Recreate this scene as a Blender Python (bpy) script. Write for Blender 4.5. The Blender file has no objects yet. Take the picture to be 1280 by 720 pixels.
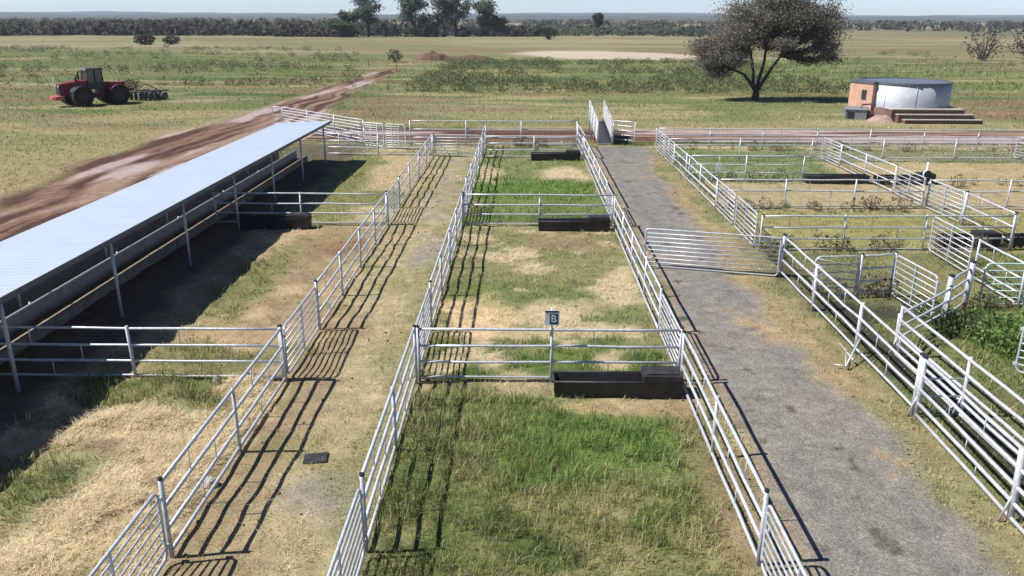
import bpy, math, random
import numpy as np
from mathutils import Vector, Matrix

R = math.radians
HAZE = 1.1e-4
sc = bpy.context.scene
COL = sc.collection
rng = np.random.default_rng(7)
random.seed(7)

# ------------------------------------------------------------------ noise
def _hash(ix, iy, seed):
    h = (ix.astype(np.int64) * 374761393 + iy.astype(np.int64) * 668265263 + seed * 1442695041) & 0xffffffff
    h = ((h ^ (h >> 13)) * 1274126177) & 0xffffffff
    h = (h ^ (h >> 16)) & 0xffffffff
    return h / 4294967295.0

def vnoise(x, y, seed=0):
    ix = np.floor(x); iy = np.floor(y)
    fx = x - ix; fy = y - iy
    fx = fx * fx * (3 - 2 * fx); fy = fy * fy * (3 - 2 * fy)
    a = _hash(ix, iy, seed); b = _hash(ix + 1, iy, seed)
    c = _hash(ix, iy + 1, seed); d = _hash(ix + 1, iy + 1, seed)
    return (a * (1 - fx) + b * fx) * (1 - fy) + (c * (1 - fx) + d * fx) * fy

def fbm(x, y, s, octv=4, seed=0):
    x = np.asarray(x, float); y = np.asarray(y, float)
    v = np.zeros(np.broadcast(x, y).shape); a = .5; t = 0
    for k in range(octv):
        v = v + a * vnoise(x / s + 17.3 * k, y / s - 9.1 * k, seed + k * 13); t += a
        a *= .5; s *= .5
    return v / t

def sstep(a, b, x):
    t = np.clip((x - a) / (b - a), 0, 1)
    return t * t * (3 - 2 * t)

# ------------------------------------------------------------------ ground fields
def lin(r, g, b):
    f = lambda c: (c / 12.92 if c <= .04045 else ((c + .055) / 1.055) ** 2.4)
    return np.array([f(r / 255), f(g / 255), f(b / 255)])

K = .62
C_STRAW = lin(220, 198, 158) * K
C_DRY = lin(170, 158, 122) * K
C_SOIL = lin(160, 136, 106) * K
C_GREEN = lin(92, 118, 56) * K
C_BRIGHT = lin(114, 142, 72) * K
C_OLIVE = lin(136, 140, 92) * K
C_GRAVEL = lin(158, 152, 141) * K
C_RED = lin(148, 116, 98) * K
C_REDDK = lin(104, 74, 62) * K
C_PALE = lin(216, 190, 178) * K
C_SAND = lin(218, 200, 176) * K
C_MUD = lin(62, 60, 55) * K
C_ORANGE = lin(190, 164, 124) * K

def box(x, y, x0, x1, y0, y1, s=.5):
    return sstep(x0 - s, x0 + s, x) * (1 - sstep(x1 - s, x1 + s, x)) * sstep(y0 - s, y0 + s, y) * (1 - sstep(y1 - s, y1 + s, y))

def ell(x, y, cx, cy, rx, ry, s=.35):
    d = np.sqrt(((x - cx) / rx) ** 2 + ((y - cy) / ry) ** 2)
    return 1 - sstep(1 - s, 1 + s, d)

def road_edges(y):
    lx = 5.0 + .3 * (fbm(y * 0 + 3.1, y, 1.6, 4, 31) - .5) * 2
    rx = 8.25 + .9 * (fbm(y * 0 + 7.7, y, 3.2, 5, 32) - .5) * 2 + .9 * sstep(48, 58, y) + .35 * np.exp(-((y - 17) / 4.) ** 2)
    return lx, rx

def gravel_mask(x, y):
    lx, rx = road_edges(y)
    return sstep(lx - .25, lx + .25, x) * (1 - sstep(rx - .45, rx + .45, x)) * (1 - sstep(58.2, 60, y)) * sstep(-40, -39, y)

def track_mask(x, y):
    w = (fbm(x, y, 5, 4, 41) - .5) * 3.0
    xl = np.interp(y, [-60, 30, 37, 46, 60, 75, 90, 110, 135, 160], [-24, -25, -25.6, -27.8, -28.6, -27.8, -26.8, -27.0, -26.8, -25.2]) + w
    xr = np.interp(y, [-60, 30, 60, 66, 75, 90, 110, 135, 160], [-17.2, -17.2, -17.2, -17.8, -19, -20.5, -22.3, -22.6, -22.6]) + w * .6
    a = sstep(xl - 1.2, xl + 1.2, x) * (1 - sstep(xr - 1.0, xr + 1.0, x)) * (1 - sstep(150, 166, y))
    b = sstep(60.8, 62.2, y + w * .35) * (1 - sstep(67.5, 70.5, y + w * .5)) * sstep(-23, -20, x) * (1 - sstep(52, 75, x))
    return np.maximum(a, b)

def mix(c, col, m):
    return c * (1 - m[..., None]) + np.asarray(col) * m[..., None]

def fields(x, y):
    """surface colour, green-ness (0 dry 1 green), grass density, grass height, gravel, wet"""
    n1 = fbm(x, y, 6, 5, 1); n2 = fbm(x, y, 1.6, 4, 2); n3 = fbm(x, y, 22, 4, 3); n4 = fbm(x, y, .6, 3, 4)
    xw = x + (fbm(x, y, 1.3, 4, 5) - .5) * 1.7
    yw = y + (fbm(x, y, 1.3, 4, 6) - .5) * 2.2
    far = sstep(62, 75, y)
    nf = fbm(x * .35, y, 14, 4, 8)
    # ---- open country
    c = mix(np.zeros(x.shape + (3,)) + lin(156, 152, 108) * K, lin(126, 134, 86) * K, sstep(.30, .52, n3 * .6 + nf * .4))
    g = .35 * sstep(.35, .6, n3)
    c = mix(c, C_GREEN * .95, .8 * sstep(.48, .68, nf))
    g = np.maximum(g, .8 * sstep(.48, .68, nf))
    fs1 = fbm(x * .22, y, 2.6, 4, 101); fs2 = fbm(x * .3, y, 7, 4, 102)
    c = mix(c, lin(192, 174, 134) * K, .6 * sstep(.50, .66, fs1)); c = mix(c, lin(98, 108, 64) * K, .55 * sstep(.54, .68, fs2)); c = mix(c, lin(152, 124, 94) * K, .6 * sstep(.53, .66, fbm(x * .3, y, 4, 4, 103)))
    g = g * (1 - .5 * sstep(.52, .68, fs1))
    dens = .55 + 0 * x; h = .16 + .1 * n1
    # far bands
    wf = (fbm(x, y, 60, 4, 9) - .5) * 60
    yy = y + wf
    b_green = sstep(.40, .56, fbm(x * .4, y, 13, 4, 118)) * sstep(100, 118, y + wf * .25) * (1 - sstep(150, 200, yy)) * sstep(-30, -14, x + wf * .3)
    c = mix(c, lin(112, 128, 76) * K, .85 * b_green * (.55 + .6 * fs2)); c = mix(c, lin(150, 148, 100) * K, .6 * b_green * sstep(.5, .62, fs1)); g = np.maximum(g, .9 * b_green); h = h + .22 * b_green
    b_left = sstep(118, 135, yy) * (1 - sstep(215, 250, yy)) * (1 - sstep(-40, -28, x))
    c = mix(c, lin(112, 124, 74) * K, .7 * b_left * sstep(.4, .6, nf + .1)); g = np.maximum(g, .7 * b_left)
    dry = sstep(205, 240, yy) * (1 - sstep(420, 480, y))
    c = mix(c, lin(172, 162, 126) * K, .8 * dry); c = mix(c, lin(130, 130, 90) * K, .75 * dry * sstep(.44, .6, fbm(x * .25, y, 16, 4, 104))); c = mix(c, lin(150, 120, 92) * K, .5 * dry * sstep(.55, .66, fbm(x * .25, y, 10, 4, 105))); g = g * (1 - .8 * dry)
    sand = ell(x + wf * .25, y + (fbm(x, y, 25, 3, 12) - .5) * 30, 25, 212, 27, 22, .18)
    c = mix(c, C_SAND, .95 * sand); g = g * (1 - sand); dens = dens * (1 - sand)
    vfar = sstep(430, 520, y)
    c = mix(c, lin(120, 118, 92) * K, .7 * vfar)
    c = mix(c, lin(180, 166, 130) * K, .7 * vfar * sstep(.5, .62, fbm(x * .3, y * .35, 160, 3, 14)))
    tan_l = (1 - sstep(-26, -20, x)) * (1 - sstep(70, 100, y + wf * .3)) * (.35 + .65 * sstep(.38, .6, fbm(x * .4, y, 5, 4, 122)))
    c = mix(c, lin(176, 162, 118) * K, .85 * tan_l); g = g * (1 - .75 * tan_l); h = h * (1 - .4 * tan_l)
    bare = ell(x, y + wf * .1, 62, 82, 16, 5, .5)
    c = mix(c, C_RED, .7 * bare); g = g * (1 - bare)
    tk = ell(x, y, 33, 74.5, 8, 2.2, .6)
    c = mix(c, C_STRAW, .4 * tk); g = g * (1 - tk)
    stree = ell(x, y, 27, 92, 10, 5, .6)
    c = mix(c, C_OLIVE * .9, .6 * stree)
    # strip of bare ground along the rear of the pens
    rr = box(x, yw, -30, 60, 70, 75, 2)
    c = mix(c, lin(180, 164, 122) * K, .5 * rr); g = g * (1 - .5 * rr)
    # ---- yard (all pens)
    yard = box(x, y, -16.5, 60, -30, 60.3, .6)
    cy = mix(np.zeros(x.shape + (3,)) + C_DRY, C_OLIVE, sstep(.35, .6, n1))
    cy = mix(cy, C_STRAW, .6 * sstep(.52, .7, n2))
    cy = mix(cy, C_SOIL, .5 * sstep(.52, .68, fbm(x, y, 2.4, 4, 15)))
    gy = .25 * sstep(.4, .6, n1) + 0 * x; dy = .45 + 0 * x; hy = .09 + .06 * n2
    def put(m, col, gg=None, dd=None, hh=None):
        nonlocal cy, gy, dy, hy
        cy = mix(cy, col, m)
        if gg is not None: gy = gy * (1 - m) + gg * m
        if dd is not None: dy = dy * (1 - m) + dd * m
        if hh is not None: hy = hy * (1 - m) + hh * m
    T = lambda a, b, q=n2: sstep(a, b, q)
    # centre pens
    p1 = box(xw, yw, -2.9, 4.0, -5, 17.9, .35)
    put(p1 * .95, lin(112, 122, 70) * K, .62, 1.0, .21)
    put(p1 * T(.44, .58, fbm(x, y, 1.1, 4, 114)) * .75, lin(150, 146, 100) * K, .4, .95, .2)
    put(p1 * T(.54, .66, fbm(x, y, .8, 4, 115)) * .6, lin(78, 98, 52) * K, .95, 1, .28)
    put(p1 * T(.47, .62, fbm(x, y, .9, 4, 113)) * sstep(-1.6, 2.6, x) * (1 - sstep(13, 16.5, y)) * .6, lin(178, 166, 118) * K, .18, .9, .2)
    put(ell(xw * 1.6 - x * .6, yw * 1.6 - y * .6, .9, 16.4, 2.3, 1.3, .9) * .75, C_BRIGHT, 1, 1, .32)
    put(ell(xw * 1.6 - x * .6, yw * 1.6 - y * .6, 3.0, 15.9, 1.1, 1.8, .9) * .7, C_BRIGHT, 1, 1, .3)
    put(ell(xw, yw, -1.6, 16.6, 1.0, 2.4, .5) * .7, C_OLIVE, .45, 1, .34)
    put(ell(x, y, 2.5, 17.55, 1.9, .42, .5) * .9, lin(196, 172, 130) * K, .1, .2, .06)
    put(box(x, y, 3.55, 4.6, -5, 18, .35) * .6, C_SOIL, .2, .3, .1)
    p2 = box(xw, yw, -2.75, 4.1, 19.3, 35.2, .35)
    put(p2 * .9, lin(148, 144, 102) * K, .45, .6, .11)
    put(p2 * (1 - sstep(20.6, 22.2, yw)) * .9, C_GREEN, .9, .95, .22)
    put(p2 * T(.44, .56, n1) * (1 - sstep(26, 29, yw)) * .7, lin(120, 134, 72) * K, .8, .8, .16)
    put(p2 * T(.5, .6, fbm(x, y, 3.4, 3, 21)) * .6, lin(128, 136, 78) * K, .7, .8, .16)
    put(p2 * T(.52, .64, fbm(x, y, 1.2, 4, 22)) * .8, C_STRAW, .0, .3, .05)
    put(ell(xw, yw, -1.5, 23.6, 1.3, 1.7, .4) * .95, lin(232, 202, 156) * K, 0, .15, .04)
    put(ell(xw, yw, 3.6, 25.6, .8, 1.2, .4) * .9, C_STRAW, 0, .15, .04)
    put(ell(xw, yw, 1.6, 24.6, 1.4, .9, .4) * .6, C_STRAW, 0, .2, .05)
    put(box(xw, yw, .2, 3.4, 31.5, 34.6, .6) * .5, C_SOIL, .2, .3, .07)
    p3 = box(xw, yw, -2.75, 4.1, 35.7, 53.9, .35)
    put(p3 * .9, lin(128, 138, 82) * K, .7, .8, .16)
    put(p3 * (box(x, yw, -3, 5, 40.5, 46.5, .8)) * .85, C_BRIGHT * .92, 1, .9, .2)
    put(p3 * box(x, yw, -3, 5, 35, 38.5, .8) * .7, C_GREEN, .9, .9, .2)
    put(ell(xw, yw, 2.4, 48.6, 1.5, 2.0, .4) * .95, C_STRAW, 0, .1, .04)
    put(ell(xw, yw, -2.2, 48.5, .7, 2.6, .4) * .8, C_STRAW, 0, .1, .04)
    p4 = box(xw, yw, -2.75, 4.6, 54.2, 59.3, .35)
    put(p4 * .85, lin(124, 136, 92) * K, .8, .8, .2)
    # alley between the two left fences
    al = box(x, y, -6.3, -2.8, -20, 54, .2)
    put(al * .9, lin(192, 174, 136) * K, .08, .34, .05)
    put(al * T(.5, .62, fbm(x, y, 2.2, 4, 23)) * .6, lin(158, 152, 100) * K, .4, .6, .09)
    put(ell(xw, yw, -3.7, 13.3, .8, 1.0, .5) * .85, lin(170, 160, 146) * K, .1, .08, .04)
    put(ell(xw, yw, -3.9, 31.2, .7, 2.2, .5) * .8, lin(170, 160, 146) * K, .1, .08, .04)
    put(box(xw, y, -4.9, -3.6, 36, 54, .3) * .6, lin(172, 162, 140) * K, .1, .15, .05)
    put(box(xw, yw, -6.3, -4.9, 10, 24, .25) * .55, C_SOIL, .1, .2, .05)
    put(box(xw, yw, -3.6, -2.7, 8, 52, .2) * .5, C_OLIVE, .5, .7, .12)
    # left pens beside the shed
    l1 = box(xw, yw, -20, -6.3, -10, 18.4, .3)
    put(l1 * .97, lin(232, 211, 172) * K, .02, .07, .05)
    put(l1 * T(.5, .62, fbm(x, y, 1.5, 4, 24)) * .6, lin(190, 160, 118) * K, .0, .1, .05)
    put(ell(xw, yw, -9.7, 14.1, 1.2, 1.5, .5) * .85, C_OLIVE, .6, .9, .22)
    put(ell(xw, yw, -10.8, 12.6, 1.6, 1.6, .5) * .85, C_GREEN, .8, .9, .2)
    put(box(xw, yw, -11.2, -7.2, 17.2, 19.8, .4) * .9, lin(112, 122, 72) * K, .7, 1.0, .36)
    l2 = box(xw, yw, -20, -6.3, 19.2, 35.3, .35)
    put(l2 * .95, lin(196, 170, 134) * K, .05, .12, .05)
    put(l2 * T(.52, .64, fbm(x, y, 2.6, 4, 25)) * .55, lin(150, 132, 98) * K, .3, .4, .08)
    put(ell(xw, yw, -9.6, 27, .9, 4.5, .5) * .7, lin(120, 128, 76) * K, .8, .8, .16)
    put(ell(xw, yw, -7.6, 31.5, 1.4, 1.4, .4) * .6, lin(140, 104, 76) * K, 0, .05, .03)
    put(ell(xw, yw, -8.6, 20.3, 2.4, 1.0, .5) * .8, lin(126, 130, 80) * K, .7, .8, .2)
    l3 = box(xw, yw, -20, -6.3, 35.6, 54.5, .35)
    put(l3 * .9, lin(140, 140, 88) * K, .6, .7, .13)
    put(box(xw, yw, -9.0, -6.2, 43, 55, .7) * .8, lin(206, 180, 140) * K, .02, .1, .04)
    put(ell(xw, yw, -7.2, 37.6, 1.1, 1.6, .5) * .6, C_STRAW, .02, .2, .04)
    put(box(x + (xw - x) * .8, y, -20, -11.8, -20, 60, .5) * .85, lin(104, 92, 78) * K, 0, .02, .03)  # trodden soil along the bunk, painted darker to deepen the shed's shade
    put(l1 * T(.60, .68, fbm(x, y, .7, 4, 116)) * .75, lin(140, 116, 86) * K, 0, .05, .04)
    put(l1 * T(.56, .66, fbm(x, y, 2.8, 4, 117)) * .45, lin(176, 164, 118) * K, .3, .35, .1)
    # verge right of the gravel
    vg = box(x, y, 8.0, 9.9, -10, 58, .3)
    put(vg * .8, lin(160, 150, 108) * K, .4, .6, .1)
    put(vg * T(.5, .62, fbm(x, y, 1.8, 4, 26)) * .75, C_OLIVE, .65, .9, .15)
    put(box(xw, yw, 7.4, 9.0, 18, 46, .5) * .6, C_ORANGE, .05, .25, .05)
    # right-hand pens
    r0 = box(x, y, 9.9, 60, 31.7, 38.8, .4)
    put(r0 * .8, lin(164, 158, 100) * K, .45, .5, .12)
    put(box(x, y, 9.9, 60, 38.8, 45.6, .4) * .85, lin(190, 172, 134) * K, .06, .25, .06)
    put(box(x, yw, 9.9, 19.6, 46.2, 58, .6) * .85, lin(122, 138, 90) * K, .7, .7, .14)
    put(box(x, yw, 19.6, 60, 45.0, 53, .6) * .7, lin(200, 178, 132) * K, .1, .3, .06)
    put(box(x, yw, 19.6, 60, 53.4, 58, .6) * .7, lin(134, 138, 112) * K, .5, .5, .12)
    r5 = box(x, y, 9.6, 60, -10, 31.5, .4)
    put(r5 * .85, lin(116, 124, 76) * K, .7, .8, .16)
    put(ell(xw, yw, 11.2, 27.5, 1.8, 2.2, .5) * .6, lin(140, 132, 104) * K, .3, .3, .06)
    put(ell(xw, yw, 15.0, 28.6, 1.6, 2.8, .4) * .75, lin(150, 142, 98) * K, .4, .3, .06)
    put(ell(xw, yw, 14.8, 21.6, 1.9, 1.9, .5) * .95, C_BRIGHT, 1, 1, .42)
    put(ell(xw, yw, 13.4, 22.6, 1.0, 1.0, .5) * .9, lin(74, 92, 50) * K, .9, 1, .4)
    put(box(xw, yw, 9.75, 11.0, -10, 25.2, .25) * .85, C_MUD, .2, .15, .06)
    put(ell(xw, yw, 11.4, 24.2, 1.4, 1.0, .4) * .8, C_MUD, .2, .2, .06)
    put(box(xw, yw, 11.2, 13, 10, 18.5, .4) * .5, lin(130, 126, 96) * K, .4, .5, .1)
    put(box(x, y, 9.3, 10.4, 27.6, 29.0, .3) * .7, C_MUD, .2, .3, .08)
    # gravel
    gm = gravel_mask(x, y)
    lx, rx = road_edges(y)
    cg = mix(np.zeros(x.shape + (3,)) + C_GRAVEL, lin(150, 147, 138) * K, T(.4, .6, n1))
    cg = mix(cg, lin(164, 154, 143) * K, .45 * T(.48, .66, fbm(x, y, 2.5, 4, 27)))
    cg = mix(cg, lin(178, 156, 128) * K, .8 * (1 - sstep(.0, .5, x - lx)) * .8)
    cg = mix(cg, lin(184, 160, 122) * K, .8 * sstep(-.8, .1, x - rx) * T(.35, .6))
    rut = np.exp(-((x - 5.95 - .12 * np.sin(y * .2)) / .28) ** 2) + np.exp(-((x - 7.45 - .12 * np.sin(y * .2)) / .28) ** 2)
    cg = mix(cg, lin(136, 132, 126) * K, .45 * np.clip(rut, 0, 1) * sstep(.3, .6, fbm(x, y * .2, .8, 3, 111)))
    cg = mix(cg, lin(104, 96, 84) * K, .75 * sstep(.72, .78, fbm(x, y, .55, 3, 112)))
    for ex, ey, r_ in ((7.0, 22.9, .42), (7.35, 22.3, .35), (6.85, 23.9, .3), (7.45, 15.0, .22), (8.1, 15.2, .32), (7.8, 19.0, .12), (5.35, 31, .3)):
        cg = mix(cg, lin(202, 170, 124) * K, .7 * ell(x + (xw - x) * .5, y + (yw - y) * .5, ex, ey, r_, r_ * 1.4, .9) * sstep(.35, .6, n4))
    cy = mix(cy, cg, gm) if False else cy * (1 - gm[..., None]) + cg * gm[..., None]
    edge = gm * (1 - sstep(.0, .6, rx - x)) + gm * (1 - sstep(0, .35, x - lx))
    gy = gy * (1 - gm) + .15 * edge; dy = dy * (1 - gm) + .22 * edge; hy = hy * (1 - gm) + .05 * gm
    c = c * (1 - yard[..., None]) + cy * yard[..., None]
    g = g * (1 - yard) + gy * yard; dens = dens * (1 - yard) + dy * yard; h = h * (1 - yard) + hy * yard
    # dirt track
    tm = track_mask(x, y) * (1 - yard)
    along = np.where((y > 60) & (x > -17), y, x)
    other = np.where((y > 60) & (x > -17), x, y)
    st = fbm(along + (fbm(x, y, 8, 2, 28) - .5) * 2.2, other * .05, .75, 4, 29)
    ct = mix(np.zeros(x.shape + (3,)) + C_RED * .92, C_REDDK * .85, sstep(.5, .59, st))
    ct = mix(ct, lin(176, 150, 130) * K, .8 * (1 - sstep(.36, .46, st)))
    pud = sstep(.57, .66, fbm(along + .6, other * .13, 2.1, 3, 30))
    ct = mix(ct, C_PALE, .9 * pud)
    c = c * (1 - tm[..., None]) + ct * tm[..., None]
    g = g * (1 - tm); dens = dens * (1 - tm); h = h * (1 - tm) + .04 * tm
    c = c * (.86 + .28 * n4)[..., None]
    wet = tm * pud
    return c, g, dens, h, gm * yard, wet, tm

def zfun(x, y):
    x = np.asarray(x, float); y = np.asarray(y, float)
    gm = gravel_mask(x, y)
    near = (1 - sstep(60, 66, y)) * (1 - sstep(24, 30, np.abs(x)))
    z = near * (1 - gm) * ((fbm(x, y, 1.1, 4, 50) - .5) * .13)
    straw = box(x, y, -12, -6.5, -5, 34, .8)
    z = z + straw * ((fbm(x, y, 1.7, 4, 51) - .42) * .40 + (fbm(x, y, .55, 3, 53) - .45) * .16)
    far = sstep(75, 160, y)
    z = z + far * (fbm(x, y, 90, 3, 52) - .5) * 1.4
    return z

# ------------------------------------------------------------------ materials
def mat(name):
    m = bpy.data.materials.new(name); m.use_nodes = True
    nt = m.node_tree
    return m, nt, nt.nodes['Principled BSDF']

def nd(nt, typ, **kw):
    n = nt.nodes.new(typ)
    for k, v in kw.items():
        if k in n.inputs: n.inputs[k].default_value = v
        else: setattr(n, k, v)
    return n

def noise_col(nt, base, scale, amt, detail=4, dim='OBJECT'):
    """base colour multiplied by a noise between 1-amt and 1+amt"""
    tc = nd(nt, 'ShaderNodeTexCoord')
    n = nd(nt, 'ShaderNodeTexNoise', Scale=scale, Detail=detail, Roughness=.65)
    nt.links.new(tc.outputs['Object'], n.inputs['Vector'])
    mr = nd(nt, 'ShaderNodeMapRange'); mr.inputs[1].default_value = .3; mr.inputs[2].default_value = .7
    mr.inputs[3].default_value = 1 - amt; mr.inputs[4].default_value = 1 + amt
    nt.links.new(n.outputs['Fac'], mr.inputs[0])
    mx = nd(nt, 'ShaderNodeMix', data_type='RGBA', blend_type='MULTIPLY'); mx.inputs[0].default_value = 1
    if isinstance(base, tuple): mx.inputs[6].default_value = (*base, 1)
    else: nt.links.new(base, mx.inputs[6])
    nt.links.new(mr.outputs[0], mx.inputs[7])
    return mx.outputs[2], n.outputs['Fac'], tc

def simple(name, base, rough=.6, metal=0., scale=6., amt=.15, bump=0., spec=.5):
    m, nt, b = mat(name)
    o, f, tc = noise_col(nt, tuple(base), scale, amt)
    nt.links.new(o, b.inputs['Base Color'])
    b.inputs['Roughness'].default_value = rough; b.inputs['Metallic'].default_value = metal
    b.inputs['Specular IOR Level'].default_value = spec
    if bump:
        bp = nd(nt, 'ShaderNodeBump', Strength=bump, Distance=.02)
        nt.links.new(f, bp.inputs['Height']); nt.links.new(bp.outputs[0], b.inputs['Normal'])
    return m

def ground_material():
    m, nt, b = mat('ground_cover')
    at = nd(nt, 'ShaderNodeAttribute', attribute_name='tone')
    gr = nd(nt, 'ShaderNodeAttribute', attribute_name='gravel')
    wt = nd(nt, 'ShaderNodeAttribute', attribute_name='wet')
    o1, f1, tc = noise_col(nt, at.outputs['Color'], 2.3, .26, 6)
    o2, f2, _ = noise_col(nt, o1, 21., .34, 6)
    # loose stones in the gravel
    vo = nd(nt, 'ShaderNodeTexVoronoi', Scale=38.); nt.links.new(tc.outputs['Object'], vo.inputs['Vector'])
    sh = nd(nt, 'ShaderNodeSeparateColor'); nt.links.new(vo.outputs['Color'], sh.inputs[0])
    mr = nd(nt, 'ShaderNodeMapRange'); mr.inputs[3].default_value = .68; mr.inputs[4].default_value = 1.26
    nt.links.new(sh.outputs[0], mr.inputs[0])
    mx = nd(nt, 'ShaderNodeMix', data_type='RGBA', blend_type='MULTIPLY')
    nt.links.new(gr.outputs['Fac'], mx.inputs[0]); nt.links.new(o2, mx.inputs[6]); nt.links.new(mr.outputs[0], mx.inputs[7])
    nt.links.new(mx.outputs[2], b.inputs['Base Color'])
    rr = nd(nt, 'ShaderNodeMapRange'); rr.inputs[3].default_value = .95; rr.inputs[4].default_value = .35
    nt.links.new(wt.outputs['Fac'], rr.inputs[0]); nt.links.new(rr.outputs[0], b.inputs['Roughness'])
    b.inputs['Specular IOR Level'].default_value = .15
    ad = nd(nt, 'ShaderNodeMath', operation='ADD'); nt.links.new(f1, ad.inputs[0]); nt.links.new(f2, ad.inputs[1])
    bp = nd(nt, 'ShaderNodeBump', Strength=.55, Distance=.06)
    nt.links.new(ad.outputs[0], bp.inputs['Height']); nt.links.new(bp.outputs[0], b.inputs['Normal'])
    return m

def leaf_material(name, amt=.0, trans=.25):
    m, nt, b = mat(name)
    at = nd(nt, 'ShaderNodeAttribute', attribute_name='tone')
    df = nd(nt, 'ShaderNodeBsdfDiffuse'); tr = nd(nt, 'ShaderNodeBsdfTranslucent')
    nt.links.new(at.outputs['Color'], df.inputs['Color']); nt.links.new(at.outputs['Color'], tr.inputs['Color'])
    mx = nd(nt, 'ShaderNodeMixShader'); mx.inputs[0].default_value = trans
    nt.links.new(df.outputs[0], mx.inputs[1]); nt.links.new(tr.outputs[0], mx.inputs[2])
    nt.links.new(mx.outputs[0], nt.nodes['Material Output'].inputs['Surface'])
    nt.nodes.remove(b)
    return m

M = {}
M['ground'] = ground_material()
M['blade'] = leaf_material('grass_blade', trans=.3)
M['leaf'] = leaf_material('tree_leaf', trans=.42)
def galvanised(name, base, rough, metal, scale, amt, rust=.5):
    m, nt, b = mat(name)
    o, f, tc = noise_col(nt, base, scale, amt)
    n = nd(nt, 'ShaderNodeTexNoise', Scale=1.7, Detail=6., Roughness=.7)
    ge = nd(nt, 'ShaderNodeNewGeometry'); nt.links.new(ge.outputs['Position'], n.inputs['Vector'])
    mr = nd(nt, 'ShaderNodeMapRange'); mr.inputs[1].default_value = .54; mr.inputs[2].default_value = .72; mr.inputs[3].default_value = 0; mr.inputs[4].default_value = rust
    nt.links.new(n.outputs['Fac'], mr.inputs[0])
    # mud splashed on the lowest bars and post feet
    sz_ = nd(nt, 'ShaderNodeSeparateXYZ'); nt.links.new(ge.outputs['Position'], sz_.inputs[0])
    mz = nd(nt, 'ShaderNodeMapRange'); mz.inputs[1].default_value = .04; mz.inputs[2].default_value = .45; mz.inputs[3].default_value = .55; mz.inputs[4].default_value = 0
    nt.links.new(sz_.outputs[2], mz.inputs[0])
    mm = nd(nt, 'ShaderNodeMath', operation='MULTIPLY'); nt.links.new(mz.outputs[0], mm.inputs[0]); nt.links.new(f, mm.inputs[1])
    ma = nd(nt, 'ShaderNodeMath', operation='ADD', use_clamp=True); nt.links.new(mr.outputs[0], ma.inputs[0]); nt.links.new(mm.outputs[0], ma.inputs[1])
    mx = nd(nt, 'ShaderNodeMix', data_type='RGBA'); mx.inputs[7].default_value = (.26, .20, .15, 1)
    nt.links.new(ma.outputs[0], mx.inputs[0]); nt.links.new(o, mx.inputs[6]); nt.links.new(mx.outputs[2], b.inputs['Base Color'])
    b.inputs['Roughness'].default_value = rough; b.inputs['Metallic'].default_value = metal
    return m
M['galv'] = galvanised('galvanised_pipe', (.55, .56, .59), .45, .25, 9, .24)
M['galv_post'] = galvanised('galvanised_post', (.50, .51, .54), .5, .25, 7, .24, .6)
M['gatebar'] = galvanised('galvanised_gate', (.54, .56, .60), .45, .25, 9, .22)
M['greengate'] = simple('green_painted_gate', (.42, .56, .48), .45, .0, 9, .14)
M['cap'] = simple('black_cap', (.02, .02, .022), .5)
def roof_material():
    m, nt, b = mat('roof_sheet')
    o, f, tc = noise_col(nt, (.42, .48, .565), .8, .04)
    mp = nd(nt, 'ShaderNodeMapping'); mp.inputs['Scale'].default_value = (.22, 2.2, 1); nt.links.new(tc.outputs['Object'], mp.inputs['Vector'])
    n = nd(nt, 'ShaderNodeTexNoise', Scale=1.0, Detail=7., Roughness=.7); nt.links.new(mp.outputs[0], n.inputs['Vector'])
    mr = nd(nt, 'ShaderNodeMapRange'); mr.inputs[1].default_value = .5; mr.inputs[2].default_value = .75; mr.inputs[3].default_value = 0; mr.inputs[4].default_value = .28
    nt.links.new(n.outputs['Fac'], mr.inputs[0])
    mx = nd(nt, 'ShaderNodeMix', data_type='RGBA'); mx.inputs[7].default_value = (.30, .29, .28, 1)
    nt.links.new(mr.outputs[0], mx.inputs[0]); nt.links.new(o, mx.inputs[6]); nt.links.new(mx.outputs[2], b.inputs['Base Color'])
    b.inputs['Roughness'].default_value = .5; b.inputs['Metallic'].default_value = .15
    return m
M['roof'] = roof_material()
M['palesheet'] = simple('pale_steel_sheet', (.52, .52, .53), .55, .1, 3, .18)
M['sheet'] = simple('steel_sheet', (.20, .21, .225), .6, .2, 3, .2)
M['darksheet'] = simple('dark_steel_sheet', (.10, .11, .13), .6, .2, 3, .2)
M['rubber'] = simple('black_rubber', (.024, .024, .025), .6, 0, 5, .6, .3)
M['tyre'] = simple('tyre_rubber', (.016, .015, .015), .8, 0, 8, .25)
M['concrete'] = simple('weathered_concrete', (.36, .33, .28), .9, 0, 5, .3, .4)
M['lip'] = simple('stained_concrete', (.21, .18, .14), .95, 0, 3, .4, .4)
M['straw'] = simple('hay', tuple(lin(158, 142, 106) * .55), .95, 0, 14, .5, .8)
M['redpaint'] = simple('red_paint', (.22, .022, .026), .55, 0, 5, .5)
M['rim'] = simple('dusty_dark_rim', (.05, .032, .03), .7, 0, 4, .3)
M['pinkpaint'] = simple('faded_red_paint', (.38, .11, .11), .6, 0, 5, .3)
M['blackpaint'] = simple('black_paint', (.02, .02, .022), .4)
M['steelgrey'] = simple('worn_grey_steel', (.12, .11, .10), .8, .1, 7, .35)
M['bark'] = simple('dark_bark', (.055, .045, .038), .95, 0, 3, .4, .5)
M['white'] = simple('white_paint', (.78, .79, .8), .5, 0, 6, .06)
M['navy'] = simple('navy_paint', (.02, .035, .11), .5)
M['glass'] = simple('tinted_glass', (.03, .04, .045), .08, 0, 2, .1, 0, .6)
M['tank'] = simple('tank_steel', (.47, .49, .52), .55, .2, 1.4, .16)
M['cover'] = simple('cover_sheet', (.17, .19, .22), .5, .3, 1.5, .2)
M['tankdark'] = simple('tank_rim_steel', (.13, .14, .16), .5, .4, 3, .2)
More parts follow.
